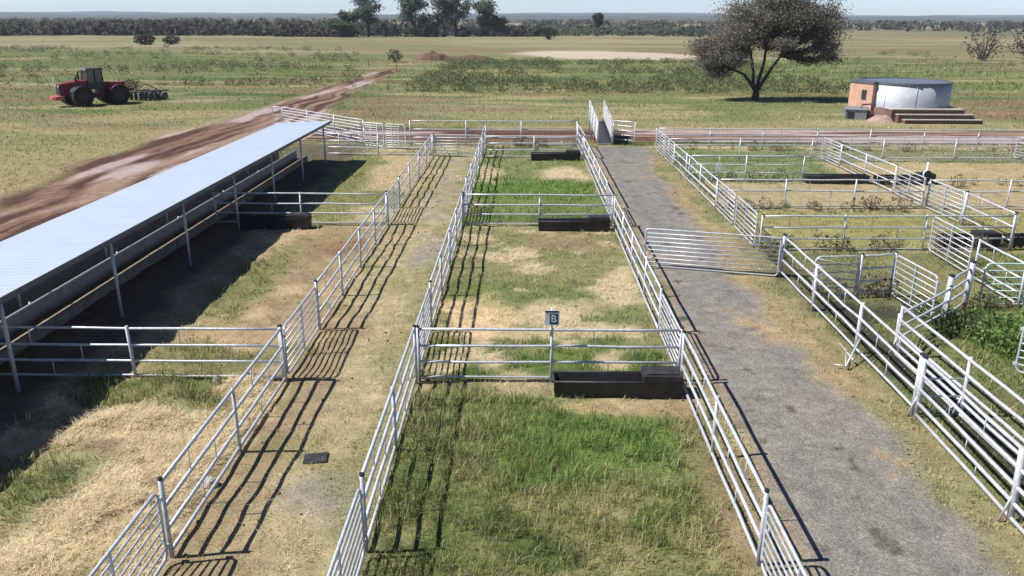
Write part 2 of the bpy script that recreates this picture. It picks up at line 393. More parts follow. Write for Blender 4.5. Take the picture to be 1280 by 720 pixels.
M['wood'] = simple('old_wood', (.20, .16, .12), .9, 0, 6, .3)
M['earth'] = simple('brown_earth', tuple(lin(122, 94, 72) * .6), .95, 0, 1.5, .35, .6)
M['rubble'] = simple('salmon_rubble', tuple(lin(196, 168, 150) * .55), .95, 0, 2.5, .35, .6)
M['water'] = simple('tank_water', (.03, .045, .05), .06, 0, 2, .1)

def brick_material(name, c1, c2, mortar):
    m, nt, b = mat(name)
    tc = nd(nt, 'ShaderNodeTexCoord')
    mp = nd(nt, 'ShaderNodeMapping'); mp.inputs['Rotation'].default_value = (R(90), 0, 0)
    nt.links.new(tc.outputs['Object'], mp.inputs['Vector'])
    br = nd(nt, 'ShaderNodeTexBrick', Scale=3.2)
    br.inputs['Color1'].default_value = (*c1, 1); br.inputs['Color2'].default_value = (*c2, 1); br.inputs['Mortar'].default_value = (*mortar, 1)
    nt.links.new(mp.outputs[0], br.inputs['Vector'])
    o, f, _ = noise_col(nt, br.outputs['Color'], 1.3, .2)
    nt.links.new(o, b.inputs['Base Color']); b.inputs['Roughness'].default_value = .9
    return m
M['brick'] = brick_material('salmon_brick', (.52, .28, .19), (.45, .23, .155), (.50, .40, .33))
M['brickdark'] = brick_material('brown_brick', (.15, .075, .055), (.12, .06, .045), (.2, .14, .11))

# ------------------------------------------------------------------ mesh builders
class MB:
    def __init__(s): s.v = []; s.f = []; s.sm = []
    def box(s, x0, x1, y0, y1, z0, z1, bev=0):
        b = len(s.v)
        s.v += [(x0, y0, z0), (x1, y0, z0), (x1, y1, z0), (x0, y1, z0), (x0, y0, z1), (x1, y0, z1), (x1, y1, z1), (x0, y1, z1)]
        s.f += [tuple(b + i for i in q) for q in ((0, 3, 2, 1), (4, 5, 6, 7), (0, 1, 5, 4), (1, 2, 6, 5), (2, 3, 7, 6), (3, 0, 4, 7))]
        s.sm += [False] * 6
        return s
    def hexa(s, pts):
        b = len(s.v); s.v += [tuple(p) for p in pts]
        s.f += [tuple(b + i for i in q) for q in ((0, 3, 2, 1), (4, 5, 6, 7), (0, 1, 5, 4), (1, 2, 6, 5), (2, 3, 7, 6), (3, 0, 4, 7))]
        s.sm += [False] * 6
        return s
    def tube(s, path, r, n=8, r1=None, cap=True):
        path = [Vector(p) for p in path]
        b = len(s.v); k = len(path)
        for i, p in enumerate(path):
            d = (path[min(i + 1, k - 1)] - path[max(i - 1, 0)]).normalized()
            up = Vector((0, 0, 1)) if abs(d.z) < .9 else Vector((1, 0, 0))
            u = d.cross(up).normalized(); w = d.cross(u)
            rr = r if r1 is None else r + (r1 - r) * i / (k - 1)
            for j in range(n):
                a = 2 * math.pi * j / n
                s.v.append(tuple(p + u * (rr * math.cos(a)) + w * (rr * math.sin(a))))
        for i in range(k - 1):
            for j in range(n):
                j2 = (j + 1) % n
                s.f.append((b + i * n + j, b + i * n + j2, b + (i + 1) * n + j2, b + (i + 1) * n + j)); s.sm.append(True)
        if cap:
            s.f.append(tuple(b + j for j in reversed(range(n)))); s.sm.append(False)
            s.f.append(tuple(b + (k - 1) * n + j for j in range(n))); s.sm.append(False)
        return s
    def lathe(s, prof, n=32, axis='z', c=(0, 0, 0), a0=0, a1=2 * math.pi, smooth=True):
        b = len(s.v); full = abs(a1 - a0 - 2 * math.pi) < 1e-6
        m = n if full else n + 1
        for (r, h) in prof:
            for j in range(m):
                a = a0 + (a1 - a0) * j / n
                x, y = r * math.cos(a), r * math.sin(a)
                p = (x, y, h) if axis == 'z' else (x, h, y) if axis == 'y' else (h, x, y)
                s.v.append((p[0] + c[0], p[1] + c[1], p[2] + c[2]))
        for i in range(len(prof) - 1):
            for j in range(n):
                j2 = (j + 1) % m
                s.f.append((b + i * m + j, b + i * m + j2, b + (i + 1) * m + j2, b + (i + 1) * m + j)); s.sm.append(smooth)
        return s
    def mesh(s, name, m):
        me = bpy.data.meshes.new(name)
        me.from_pydata(s.v, [], s.f)
        me.polygons.foreach_set('use_smooth', s.sm)
        if m: me.materials.append(m)
        me.update()
        return me
    def build(s, name, m, parent=None, loc=(0, 0, 0), rz=0):
        return link(name, s.mesh(name, m), parent, loc, rz)

def link(name, me, parent=None, loc=(0, 0, 0), rz=0, rx=0):
    o = bpy.data.objects.new(name, me); COL.objects.link(o)
    o.location = loc; o.rotation_euler = (rx, 0, rz)
    if parent: o.parent = parent
    return o

def tag(o, label, cat, group=None, kind=None):
    if label: o['label'] = label
    if cat: o['category'] = cat
    if group: o['group'] = group
    if kind: o['kind'] = kind
    return o

def thing(name, label, cat, loc=(0, 0, 0), rz=0, group=None):
    o = bpy.data.objects.new(name, None); COL.objects.link(o)
    o.empty_display_size = .2
    o.location = loc; o.rotation_euler = (0, 0, rz)
    return tag(o, label, cat, group)

def big_mesh(name, V, F, col=None, m=None, extra=None):
    """fast mesh from numpy arrays; F is a list of (loops array flattened, size per face)"""
    me = bpy.data.meshes.new(name)
    loops = np.concatenate([f.ravel() for f in F]).astype(np.int32)
    sizes = np.concatenate([np.full(len(f), f.shape[1]) for f in F]).astype(np.int32)
    starts = np.concatenate([[0], np.cumsum(sizes)[:-1]]).astype(np.int32)
    me.vertices.add(len(V)); me.vertices.foreach_set('co', np.ascontiguousarray(V, dtype=np.float32).ravel())
    me.loops.add(len(loops)); me.loops.foreach_set('vertex_index', loops)
    me.polygons.add(len(sizes)); me.polygons.foreach_set('loop_start', starts); me.polygons.foreach_set('loop_total', sizes)
    me.update(calc_edges=True)
    if col is not None:
        a = me.attributes.new('tone', 'FLOAT_COLOR', 'POINT')
        c4 = np.ones((len(V), 4), np.float32); c4[:, :3] = col
        a.data.foreach_set('color', c4.ravel())
    for k, arr in (extra or {}).items():
        a = me.attributes.new(k, 'FLOAT', 'POINT'); a.data.foreach_set('value', arr.astype(np.float32))
    if m: me.materials.append(m)
    me.validate()
    return me

# ------------------------------------------------------------------ ground sheets
def axis(parts):
    out = []
    for a, b, n in parts: out += list(np.linspace(a, b, n, endpoint=False))
    return np.array(out + [parts[-1][1]])

def grid_sheet(xs, ys, mask=None, dz=0.):
    X, Y = np.meshgrid(xs, ys)
    c, g, d, h, gr, wet, tm = fields(X, Y)
    Z = zfun(X, Y) + dz
    nx, ny = len(xs), len(ys)
    idx = np.arange(nx * ny).reshape(ny, nx)
    q = np.stack([idx[:-1, :-1], idx[:-1, 1:], idx[1:, 1:], idx[1:, :-1]], -1).reshape(-1, 4)
    V = np.stack([X, Y, Z], -1).reshape(-1, 3); C = c.reshape(-1, 3); gr = gr.ravel(); wet = wet.ravel()
    if mask is not None:
        mk = mask(X, Y)
        mq = (mk[:-1, :-1] + mk[:-1, 1:] + mk[1:, 1:] + mk[1:, :-1]).ravel() / 4 > .5
        q = q[mq]
        used = np.unique(q); rm = np.full(len(V), -1); rm[used] = np.arange(len(used))
        q = rm[q]; V = V[used]; C = C[used]; gr = gr[used]; wet = wet[used]
    return V, q, C, gr, wet

xs = axis([(-8500, -1500, 14), (-1500, -300, 24), (-300, -80, 44), (-80, -30, 60), (-30, 26, 280), (26, 80, 90), (80, 300, 44), (300, 1500, 24), (1500, 8500, 14)])
ys = axis([(-400, -20, 12), (-20, 7, 30), (7, 64, 300), (64, 130, 165), (130, 280, 120), (280, 700, 70), (700, 2500, 36), (2500, 7200, 14)])
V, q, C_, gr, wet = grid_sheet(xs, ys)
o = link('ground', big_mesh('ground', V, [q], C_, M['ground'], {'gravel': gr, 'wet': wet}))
for p in o.data.polygons: pass
o.data.polygons.foreach_set('use_smooth', np.ones(len(o.data.polygons), bool)); tag(o, None, None, kind='structure')
V, q, C_, gr, wet = grid_sheet(axis([(4, 11, 70)]), axis([(-10, 61, 600)]), gravel_mask, .02)
o = link('gravel_road', big_mesh('gravel_road', V, [q], C_, M['ground'], {'gravel': gr, 'wet': wet})); tag(o, None, None, kind='structure')
V, q, C_, gr, wet = grid_sheet(axis([(-34, 80, 456)]), axis([(10, 170, 640)]), lambda X, Y: track_mask(X, Y) * (1 - box(X, Y, -16.5, 60, -30, 60.3, .6)), .03)
o = link('dirt_track', big_mesh('dirt_track', V, [q], C_, M['ground'], {'gravel': gr, 'wet': wet})); tag(o, None, None, kind='structure')

# low hills along the horizon
def hills():
    mbv = []; F = []; cols = []
    nb = 0
    for (yc, hgt, seed, col) in ((2600, 10, 61, lin(112, 116, 92) * .4), (4200, 26, 62, lin(84, 92, 80) * .42), (6500, 52, 63, lin(78, 88, 84) * .42)):
        n = 260
        X = np.linspace(-yc * 1.1, yc * 1.1, n)
        hh = hgt * (.25 + .95 * fbm(X, X * 0 + yc, yc * .16, 6, seed))
        rows = [(yc - 500, -1.5 + 0 * hh), (yc - 180, hh * .55), (yc, hh), (yc + 260, hh * .6), (yc + 600, -1.5 + 0 * hh)]
        base = nb
        for (yy, zz) in rows:
            mbv.append(np.stack([X, yy + 0 * X, zz], -1)); cols.append(np.tile(col, (n, 1)) * (.8 + .4 * fbm(X, X * 0 + yy, 90, 3, seed + 5))[:, None]); nb += n
        idx = np.arange(base, nb).reshape(len(rows), n)
        F.append(np.stack([idx[:-1, :-1], idx[:-1, 1:], idx[1:, 1:], idx[1:, :-1]], -1).reshape(-1, 4))
    V = np.concatenate(mbv); C = np.concatenate(cols)
    z = np.zeros(len(V))
    o = link('hills', big_mesh('hills', V, F, C, M['ground'], {'gravel': z, 'wet': z}))
    tag(o, None, None, kind='structure')
hills()

# ------------------------------------------------------------------ grass
def blades(name, P, H, W, COLR, lean, lie=None):
    n = len(P)
    a = rng.uniform(0, 2 * np.pi, n); la = a + np.pi / 2 * rng.choice([-1, 1], n) + rng.normal(0, .35, n)
    wx = np.cos(a) * W * .5; wy = np.sin(a) * W * .5
    lx = np.cos(la) * lean * H; ly = np.sin(la) * lean * H
    hz = H * np.sqrt(np.clip(1 - lean ** 2 * .6, .05, 1))
    V = np.zeros((n, 5, 3))
    V[:, 0] = P + np.stack([-wx, -wy, 0 * wx], -1) - [0, 0, .02]
    V[:, 1] = P + np.stack([wx, wy, 0 * wx], -1) - [0, 0, .02]
    mid = P + np.stack([lx * .35, ly * .35, hz * .62], -1)
    V[:, 2] = mid + np.stack([wx * .8, wy * .8, 0 * wx], -1)
    V[:, 3] = mid + np.stack([-wx * .8, -wy * .8, 0 * wx], -1)
    V[:, 4] = P + np.stack([lx, ly, hz], -1)
    idx = np.arange(n)[:, None] * 5
    q = idx + np.array([0, 1, 2, 3]); t = idx + np.array([3, 2, 4])
    C = np.repeat(COLR[:, None, :], 5, 1)
    C[:, 4] *= 1.12; C[:, :2] *= .92
    return big_mesh(name, V.reshape(-1, 3), [q, t], np.clip(C.reshape(-1, 3), 0, 1), M['blade'])

bands = [(8, 11, 560), (11, 14, 620), (14, 18, 460), (18, 24, 260), (24, 34, 130), (34, 48, 62), (48, 62, 34), (62, 85, 12), (85, 125, 6), (125, 190, 2.6)]
PX = []; PY = []; PD = []
for y0, y1, dn in bands:
    xl = -.76 * y1 if y1 > 30 else -max(9.5, min(15, .76 * y1)); xr = max(13, .76 * y1) if y1 <= 62 else .76 * y1
    n = int((xr - xl) * (y1 - y0) * dn)
    PX.append(rng.uniform(xl, xr, n)); PY.append(rng.uniform(y0, y1, n)); PD.append(np.full(n, 1.))
px_, py_ = np.concatenate(PX), np.concatenate(PY)
c, g, d, h, gr, wet, tm = fields(px_, py_)
clump = sstep(.28, .62, fbm(px_, py_, .45, 3, 70))
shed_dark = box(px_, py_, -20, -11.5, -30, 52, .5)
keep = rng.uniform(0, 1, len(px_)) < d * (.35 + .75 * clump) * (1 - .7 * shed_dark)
keep &= ~((np.abs(px_ - 38) < 7) & (np.abs(py_ - 80) < 7))
px_, py_, c, g, h, clump = px_[keep], py_[keep], c[keep], g[keep], h[keep], clump[keep]
n = len(px_)
dist = np.sqrt(px_ ** 2 + py_ ** 2 + 64)
Hh = h * rng.uniform(.45, 1.25, n) * (.6 + .6 * clump)
Hh = np.maximum(Hh, .035)
Ww = np.maximum(.011, dist * .00075) * rng.uniform(.7, 1.4, n)
var = rng.normal(0, 1, n)
tint = rng.uniform(0, 1, n)
cc = c * (1.22 + .22 * var[:, None])
gcol = np.where((tint < .62)[:, None], C_GREEN * 1.25, np.where((tint < .85)[:, None], C_BRIGHT * 1.05, C_OLIVE * 1.15))
dcol = np.where((tint < .5)[:, None], C_DRY * 1.2, np.where((tint < .8)[:, None], C_STRAW * 1.0, C_OLIVE * 1.1))
pick = rng.uniform(0, 1, n) < g
vcol = np.where(pick[:, None], gcol, dcol) * (1 + .16 * var[:, None])
fb = sstep(55, 75, py_)[:, None]
cc = np.clip((cc * (.5 + .4 * fb) + vcol * (.5 - .4 * fb)) * (1.48 + .05 * g[:, None]), .01, .8)
P = np.stack([px_, py_, zfun(px_, py_)], -1)
lean = np.clip(rng.uniform(.2, .95, n) + .25 * (1 - g) * (h < .1), 0, 1.1)
def region(mask, name, label):
    me = blades(name, P[mask], Hh[mask], Ww[mask], cc[mask], lean[mask])
    tag(link(name, me), label, 'grass', kind='stuff')
cen = (px_ > -2.75) & (px_ < 4.6) & (py_ < 59.5)
alm = (px_ <= -2.75) & (px_ > -6.2) & (py_ < 59.5)
lef = (px_ <= -6.2) & (px_ > -16.5) & (py_ < 59.5)
ver = (px_ >= 4.6) & (px_ < 9.55) & (py_ < 59.5)
rig = (px_ >= 9.55) & (py_ < 59.5)
out = ~(cen | alm | lef | ver | rig)
region(cen, 'pen_grass', 'green and straw coloured grass growing in the middle row of pens')
region(alm, 'alley_grass', 'short dry grass in the narrow alley between two pipe fences')
region(lef, 'shed_pen_grass', 'patchy grass in the straw covered pens beside the open shed')
region(ver, 'verge_grass', 'thin dry grass along the edges of the grey gravel road')
region(rig, 'yard_grass', 'grass in the small pens to the right of the gravel road')
region(out, 'field_grass', 'olive and dry grass of the open veld around the yards')

# straw stalks lying in the shed pens and on bare patches
ns = 90000
sx = np.concatenate([rng.uniform(-11.8, -6.3, ns), rng.uniform(-12.0, 4.4, ns // 2)]); sy = np.concatenate([8 + 11 * rng.uniform(0, 1, ns), 8 + 44 * rng.uniform(0, 1, ns // 2) ** 1.5])
c, g, d, h, gr, wet, tm = fields(sx, sy)
lum = c.mean(1)
ok = (rng.uniform(0, 1, len(sx)) < sstep(.19, .33, lum) * (.25 + .9 * sstep(.35, .6, fbm(sx, sy, .8, 3, 121)))) & (gr < .3)
sx, sy, lum = sx[ok], sy[ok], lum[ok]
n = len(sx)
me = blades('straw_litter', np.stack([sx, sy, zfun(sx, sy) + .015], -1), rng.uniform(.10, .28, n), np.maximum(.010, np.sqrt(sx**2+sy**2+64) * .0006) * rng.uniform(.7, 1.3, n),
            np.clip(lin(234, 215, 178) * K * (1.42 + .18 * rng.normal(0, 1, (n, 1))), .05, .8), rng.uniform(1.0, 1.26, n))
tag(link('straw_litter', me), 'loose pale straw strewn over the shed pens', 'straw', kind='stuff')

# ------------------------------------------------------------------ foliage helpers
def leaf_quads(P, S, COLR, flat=.0):
    n = len(P)
    u = rng.normal(0, 1, (n, 3)); u /= np.linalg.norm(u, axis=1)[:, None]
    w = rng.normal(0, 1, (n, 3)); w -= (w * u).sum(1)[:, None] * u; w /= np.linalg.norm(w, axis=1)[:, None]
    u *= S[:, None] * .5; w *= (S * rng.uniform(.35, .8, n))[:, None] * .5
    V = np.stack([P - u - w * .6, P + u * .3 - w, P + u + w * .5, P - u * .4 + w], 1)
    q = np.arange(n * 4).reshape(n, 4)
    return V.reshape(-1, 3), q, np.repeat(COLR, 4, 0)

def _limb_pick(limbs, c):
    return min(limbs, key=lambda l: (Vector(l[-1]) - c).length)

def tree(name, label, cat, base, lobes, trunk_r, fork, nleaf, leaf_s, col, seed, group=None, nb=10, col_var=.25, bark='bark', spread=.22, limbs=None):
    rs = np.random.default_rng(seed)
    z0 = float(zfun(np.array([base[0]]), np.array([base[1]]))[0])
    t = thing(name, label, cat, (base[0], base[1], z0), 0, group)
    mb = MB()
    # trunk stem
    lean = Vector((rs.uniform(-.2, .2), rs.uniform(-.2, .2), fork))
    mb.tube([(0, 0, -.4), tuple(lean * .5 + Vector((rs.uniform(-.05, .05), 0, 0))), tuple(lean)], trunk_r * 1.2, 8, trunk_r * .95)
    lean0 = lean
    for l in (limbs or []):
        mb.tube([tuple(lean)] + list(l), trunk_r * .6, 8, trunk_r * .3)
    PP = []; wt = []
    for (lx, ly, lz, rx, ry, rz) in lobes:
        c = Vector((lx, ly, lz)); vol = rx * ry * rz
        lean = lean0
        if limbs:
            lean = Vector(_limb_pick(limbs, c)[-1])
        mid = lean.lerp(c, .45) + Vector((rs.uniform(-.3, .3), rs.uniform(-.3, .3), -.10 * (c - lean).length + .3))
        mid2 = lean.lerp(c, .75) + Vector((rs.uniform(-.3, .3), rs.uniform(-.3, .3), 0))
        r0 = trunk_r * rs.uniform(.38, .6)
        mb.tube([tuple(lean), tuple(mid), tuple(mid2), tuple(c)], r0, 6, r0 * .3)
        for k in range(nb):
            d = rs.normal(0, 1, 3); d /= np.linalg.norm(d)
            rr = rs.uniform(.6, 1.0)
            e = c + Vector((d[0] * rx * rr, d[1] * ry * rr, d[2] * rz * rr))
            s = mid.lerp(c, rs.uniform(.1, 1))
            m_ = s.lerp(e, .5) + Vector((0, 0, rs.uniform(-.1, .35) * rz * .4))
            mb.tube([tuple(s), tuple(m_), tuple(e)], r0 * .3, 4, r0 * .07, cap=False)
            for q_ in range(3):
                PP.append((np.array(s) * (1 - .45 - .25 * q_) + np.array(e) * (.45 + .25 * q_))); wt.append((rx, ry, rz, vol))
    trunk = mb.build('trunk', M[bark], t)
    PP = np.array(PP); wt = np.array(wt)
    pr = wt[:, 3] ** .67; pr /= pr.sum()
    ii = rs.choice(len(PP), nleaf, p=pr)
    off = rs.normal(0, 1, (nleaf, 3)) * (wt[ii, :3] * spread)
    Lp = PP[ii] + off
    cl = rs.uniform(1 - col_var, 1 + col_var, len(PP))[ii]
    lc = np.array(col)[None, :] * cl[:, None] * rs.uniform(.75, 1.25, (nleaf, 1))
    V, q, C = leaf_quads(Lp, leaf_s * rs.uniform(.6, 1.4, nleaf), lc)
    o = link('crown', big_mesh('crown', V, [q], C, M['leaf']), t)
    return t

L_ = lambda dx, z, rx, rz, dy=0: (dx, dy, z, rx, rx * .9, rz)
tree('acacia_tree', 'big spreading thorn tree with dark sparse crown beside the round tank', 'tree', (27, 95.7),
     [L_(-5.2, 5.6, 2.8, 1.6, .5), L_(-2.6, 7.4, 2.6, 1.7, -1.5), L_(-1.6, 9.8, 3.0, 1.7, 1), L_(1.4, 11.2, 3.0, 1.6, -1), L_(4.8, 10.4, 2.8, 1.8, .8),
      L_(7.2, 8.3, 2.3, 1.9, -.5), L_(6.6, 5.9, 1.9, .9, -2), L_(2.9, 8.2, 2.6, 1.3, 2.5), L_(-6.0, 4.5, 1.7, .9, -1), L_(8.3, 6.5, 1.2, .9, 1.5), L_(-3.2, 4.9, 1.8, .8, -2.2), L_(2, 6.4, 1.4, .7, -3), L_(-4.6, 3.7, 1.6, .8, .5), L_(-6.6, 6.0, 1.4, 1.0, .8), L_(8.0, 10, 1.5, 1.2, 0), L_(-4.9, 3.0, 1.5, .6, -.8), L_(-2.4, 4.4, 1.4, .8, 1.4), L_(6.2, 4.4, 1.5, .6, .6), L_(8.4, 5.0, 1.1, .7, -.6), L_(1.9, 5.9, 1.3, .8, 2.2), L_(4.9, 7.4, 1.7, 1.0, -.8), L_(5.0, 5.2, 1.4, .7, 1.6), L_(-2.0, 5.6, 1.5, .8, 2.4), L_(4.0, 7.0, 1.5, .8, 1.2), L_(.2, 7.9, 1.9, 1.0, .4), L_(-.6, 7.0, 2.2, 1.2, 2.4), L_(1.0, 9.2, 2.4, 1.3, -1.8), L_(-4.4, 6.6, 2.0, 1.3, 2.2), L_(3.4, 9.4, 2.2, 1.2, -2.4), L_(3.6, 12.2, 2.4, 1.3, 1), L_(.2, 12.3, 2.2, 1.2, 0)],
     .42, .9, 72000, .19, (.215, .20, .16), 5, nb=20, spread=.32,
     limbs=[[(-.35, 0, 1.9), (-.45, .1, 3.2), (-.9, .2, 5.2)], [(.55, 0, 1.8), (1.5, -.2, 3.6), (2.4, -.3, 5.0)], [(-.6, -.2, 1.8), (-1.6, -.5, 2.9), (-3.0, -.6, 3.5)], [(.3, .3, 2.2), (.8, .5, 4.2), (.9, .6, 6.4)]])

# ------------------------------------------------------------------ far trees, woodland, scrub
far_spec = [  # x, y, height, half width, colour, label
    (-86, 402, 12.5, 6.5, (.045, .06, .04), 'rounded dark far tree at the left end of the tall group'),
    (-75, 405, 20.5, 9.0, (.055, .07, .055), 'tall grey-green far tree with open rounded crown, left of the tallest'),
    (-52, 404, 20.0, 8.0, (.05, .07, .045), 'broad dense dark green far tree in the middle of the group'),
    (-42, 408, 23.5, 9.0, (.06, .075, .055), 'tallest far tree with pale open limbs'),
    (-33, 410, 21.5, 6.5, (.062, .075, .058), 'tall thin far tree with loose crown right of the tallest'),
    (-20, 412, 17.5, 6.0, (.06, .075, .06), 'slim far tree standing apart at the right of the tall group'),
    (-14, 414, 10.0, 5.0, (.06, .07, .05), 'small bushy far tree at the foot of the slim one'),
    (42, 470, 11.5, 3.6, (.045, .06, .045), 'single small dark round tree far off before the horizon'),
]
for k, (x, y, hh, w, col, lab) in enumerate(far_spec):
    rs = random.Random(100 + k)
    lob = []; w *= 1.25
    for j in range(7):
        a = rs.uniform(0, 6.28); f = rs.uniform(.2, 1)
        lob.append((math.cos(a) * w * .8 * f, math.sin(a) * w * .6 * f, hh * rs.uniform(.36, .86), w * rs.uniform(.3, .5), w * .4, hh * rs.uniform(.10, .17)))
    lob.append((0, 0, hh * .88, w * .35, w * .35, hh * .1))
    tree('far_tree', lab, 'tree', (x, y), lob, .45, hh * .22, 3600, .9, tuple(2.6 * q_ for q_ in col), 200 + k, group='tall trees in the far tree line', nb=8, spread=.3)

def blobs(name, label, cat, pts, sizes, cols, per, leaf, zfac=.55):
    P = []; S = []; C = []
    for (x, y), s, col in zip(pts, sizes, cols):
        d = rng.normal(0, 1, (per, 3)); d /= np.linalg.norm(d, axis=1)[:, None]
        d *= rng.uniform(.45, 1, (per, 1)) ** .5
        p = d * [s, s, s * zfac] + [x, y, s * zfac * .75]
        p[:, 2] = np.maximum(p[:, 2], .05)
        P.append(p); S.append(np.full(per, leaf * s)); C.append(np.array(col)[None] * rng.uniform(.7, 1.3, (per, 1)))
    P = np.concatenate(P); S = np.concatenate(S) * rng.uniform(.6, 1.4, len(P)); C = np.concatenate(C)
    P[:, 2] += zfun(P[:, 0], P[:, 1])
    V, q, CC = leaf_quads(P, S, C)
    return tag(link(name, big_mesh(name, V, [q], CC, M['leaf'])), label, cat, kind='stuff')

# woodland belt behind the far trees
pts = []; sz = []; cl = []
for k in range(560):
    x = rng.uniform(-330, 15); y = rng.uniform(405, 470)
    pts.append((x, y)); sz.append(rng.uniform(3, 6.5) * (1.1 if x < -40 else .85)); cl.append([(.10, .105, .088), (.115, .097, .092), (.09, .115, .08)][rng.integers(3)])
for k in range(420):
    x = rng.uniform(-10, 130); y = rng.uniform(420, 640)
    pts.append((x, y)); sz.append(rng.uniform(2, 4.6)); cl.append([(.13, .145, .11), (.115, .112, .10), (.13, .165, .105)][rng.integers(3)])
for k in range(700):
    y = rng.uniform(620, 1500); x = rng.uniform(-.75, .75) * y
    pts.append((x, y)); sz.append(rng.uniform(3, 8)); cl.append([(.10, .11, .095), (.115, .105, .09), (.095, .112, .085)][rng.integers(3)])
blobs('far_woodland', 'dark belt of thorn woodland far behind the open veld', 'woodland', pts, sz, cl, 46, .42)
# tall weeds strip
pts = []; sz = []; cl = []
for k in range(2600):
    y = rng.uniform(104, 185); x = rng.uniform(-16, 46)
    m = float(fbm(np.array([x]), np.array([y * 2.]), 14, 3, 81)[0])
    if m < .5 and y > 108: continue
    pts.append((x, y)); sz.append(rng.uniform(.35, .95)); cl.append([(.17, .20, .09), (.20, .21, .115), (.14, .16, .085)][rng.integers(3)])
for k in range(1500):
    y = rng.uniform(112, 250); x = rng.uniform(-.72, -.2) * y
    m = float(fbm(np.array([x]), np.array([y * 2.]), 20, 3, 82)[0])
    if m < .55: continue
    pts.append((x, y)); sz.append(rng.uniform(.35, 1.0)); cl.append([(.18, .19, .10), (.17, .155, .10), (.15, .17, .095)][rng.integers(3)])
for k in range(700):
    y = rng.uniform(105, 260); x = rng.uniform(.28, .75) * y
    m = float(fbm(np.array([x]), np.array([y * 2.]), 20, 3, 83)[0])
    if m < .58: continue
    pts.append((x, y)); sz.append(rng.uniform(.35, .9)); cl.append([(.17, .20, .10), (.19, .19, .11)][rng.integers(2)])
blobs('tall_weeds', 'strip of tall green weeds and scrub beyond the back track', 'weeds', pts, sz, cl, 40, .30, .75)

# weeds along the fence lines of the right-hand pens and rank growth in the corner pen
pts = []; sz = []; cl = []
for (x0, x1, yy, nn) in ((10.2, 19.5, 39.0, 26), (10.0, 19.8, 31.9, 26), (9.9, 16, 46.2, 12), (9.8, 44, 58.0, 40), (20.5, 30, 45.2, 12), (9.8, 10.1, 30, 6), (-2.5, 4, 59.2, 14), (9.7, 12.5, 26.2, 9), (14.2, 16.2, 24.6, 9)):
    for k in range(nn):
        pts.append((rng.uniform(x0, x1), yy + rng.normal(0, .28))); sz.append(rng.uniform(.14, .46))
        cl.append([(.20, .175, .115), (.15, .16, .09), (.17, .14, .10)][rng.integers(3)])
blobs('fence_weeds', 'dry brown weeds growing along the pipe fences of the right-hand pens', 'weeds', pts, sz, cl, 110, .24, 1.0)
pts = []; sz = []; cl = []
for k in range(46):
    a = rng.uniform(0, 6.28); f = rng.uniform(0, 1) ** .5
    pts.append((14.9 + math.cos(a) * 1.7 * f, 21.7 + math.sin(a) * 1.7 * f)); sz.append(rng.uniform(.22, .5)); cl.append([(.17, .25, .08), (.14, .22, .075), (.21, .28, .11)][rng.integers(3)])
for k in range(16):
    pts.append((rng.uniform(12.4, 14.2), rng.uniform(22.2, 24.2))); sz.append(rng.uniform(.25, .45)); cl.append((.10, .13, .06))
blobs('rank_weeds', 'rank bright green weeds in the corner pen at the right edge', 'weeds', pts, sz, cl, 90, .26, .9)
# clods and dung crumbs trodden into the pens
nc = 1500
cx_ = rng.uniform(-12, 9.2, nc); cy_ = 9 + 40 * rng.uniform(0, 1, nc) ** 1.8
c, g, d, h, gr, wet, tm = fields(cx_, cy_)
ok = (rng.uniform(0, 1, nc) < np.where(gr > .4, .05, 1 - .75 * np.clip(d, 0, 1))) & (fbm(cx_, cy_, 1.5, 3, 120) > .45)
cx_, cy_, c = cx_[ok], cy_[ok], c[ok]; nc = len(cx_)
r_ = rng.uniform(.012, .042, nc) * (1 + cy_ * .012)
oc = np.array([(1, 0, 0), (0, 1, 0), (-1, 0, 0), (0, -1, 0), (0, 0, .7), (0, 0, -.5)], float)
Vc = oc[None] * r_[:, None, None] * rng.uniform(.6, 1.4, (nc, 6, 1)) + np.stack([cx_, cy_, zfun(cx_, cy_) + .01], -1)[:, None]
fc = np.array([(0, 1, 4), (1, 2, 4), (2, 3, 4), (3, 0, 4), (1, 0, 5), (2, 1, 5), (3, 2, 5), (0, 3, 5)])
Fc = (np.arange(nc)[:, None, None] * 6 + fc[None]).reshape(-1, 3)
kc = np.where(rng.uniform(0, 1, (nc, 1)) < .55, lin(140, 118, 90) * K, c * .9)
tag(link('soil_clods', big_mesh('soil_clods', Vc.reshape(-1, 3), [Fc], np.repeat(kc, 6, 0), M['blade'])), 'small clods and dung crumbs trodden into the bare pen ground', 'clods', kind='stuff')

def shrub(label, x, y, s, col, zf=.8, per=320, group='lone shrubs in the veld', leaf=.2):
    z = float(zfun(np.array([x]), np.array([y]))[0])
    t = thing('shrub', label, 'shrub', (x, y, z), 0, group)
    mb = MB(); rs = random.Random(int(x * 7 + y))
    for k in range(16):
        a = rs.uniform(0, 6.28); e = rs.uniform(.5, 1) * s
        mb.tube([(0, 0, -.1), (math.cos(a) * e * .45, math.sin(a) * e * .45, s * zf * .7), (math.cos(a) * e, math.sin(a) * e, s * zf * rs.uniform(.8, 1.7))], .03 * s, 4, .008 * s, cap=False)
    mb.build('stem', M['bark'], t)
    d = rng.normal(0, 1, (per, 3)); d /= np.linalg.norm(d, axis=1)[:, None]; d *= rng.uniform(.2, 1, (per, 1)) ** .5
    p = d * [s, s, s * zf] + [0, 0, s * zf * .95]; p[:, 2] = np.maximum(p[:, 2], .03)
    V, q, C = leaf_quads(p, np.full(per, leaf * s) * rng.uniform(.6, 1.4, per), np.array(col)[None] * rng.uniform(.7, 1.3, (per, 1)))
    link('foliage', big_mesh('foliage', V, [q], C, M['leaf']), t)
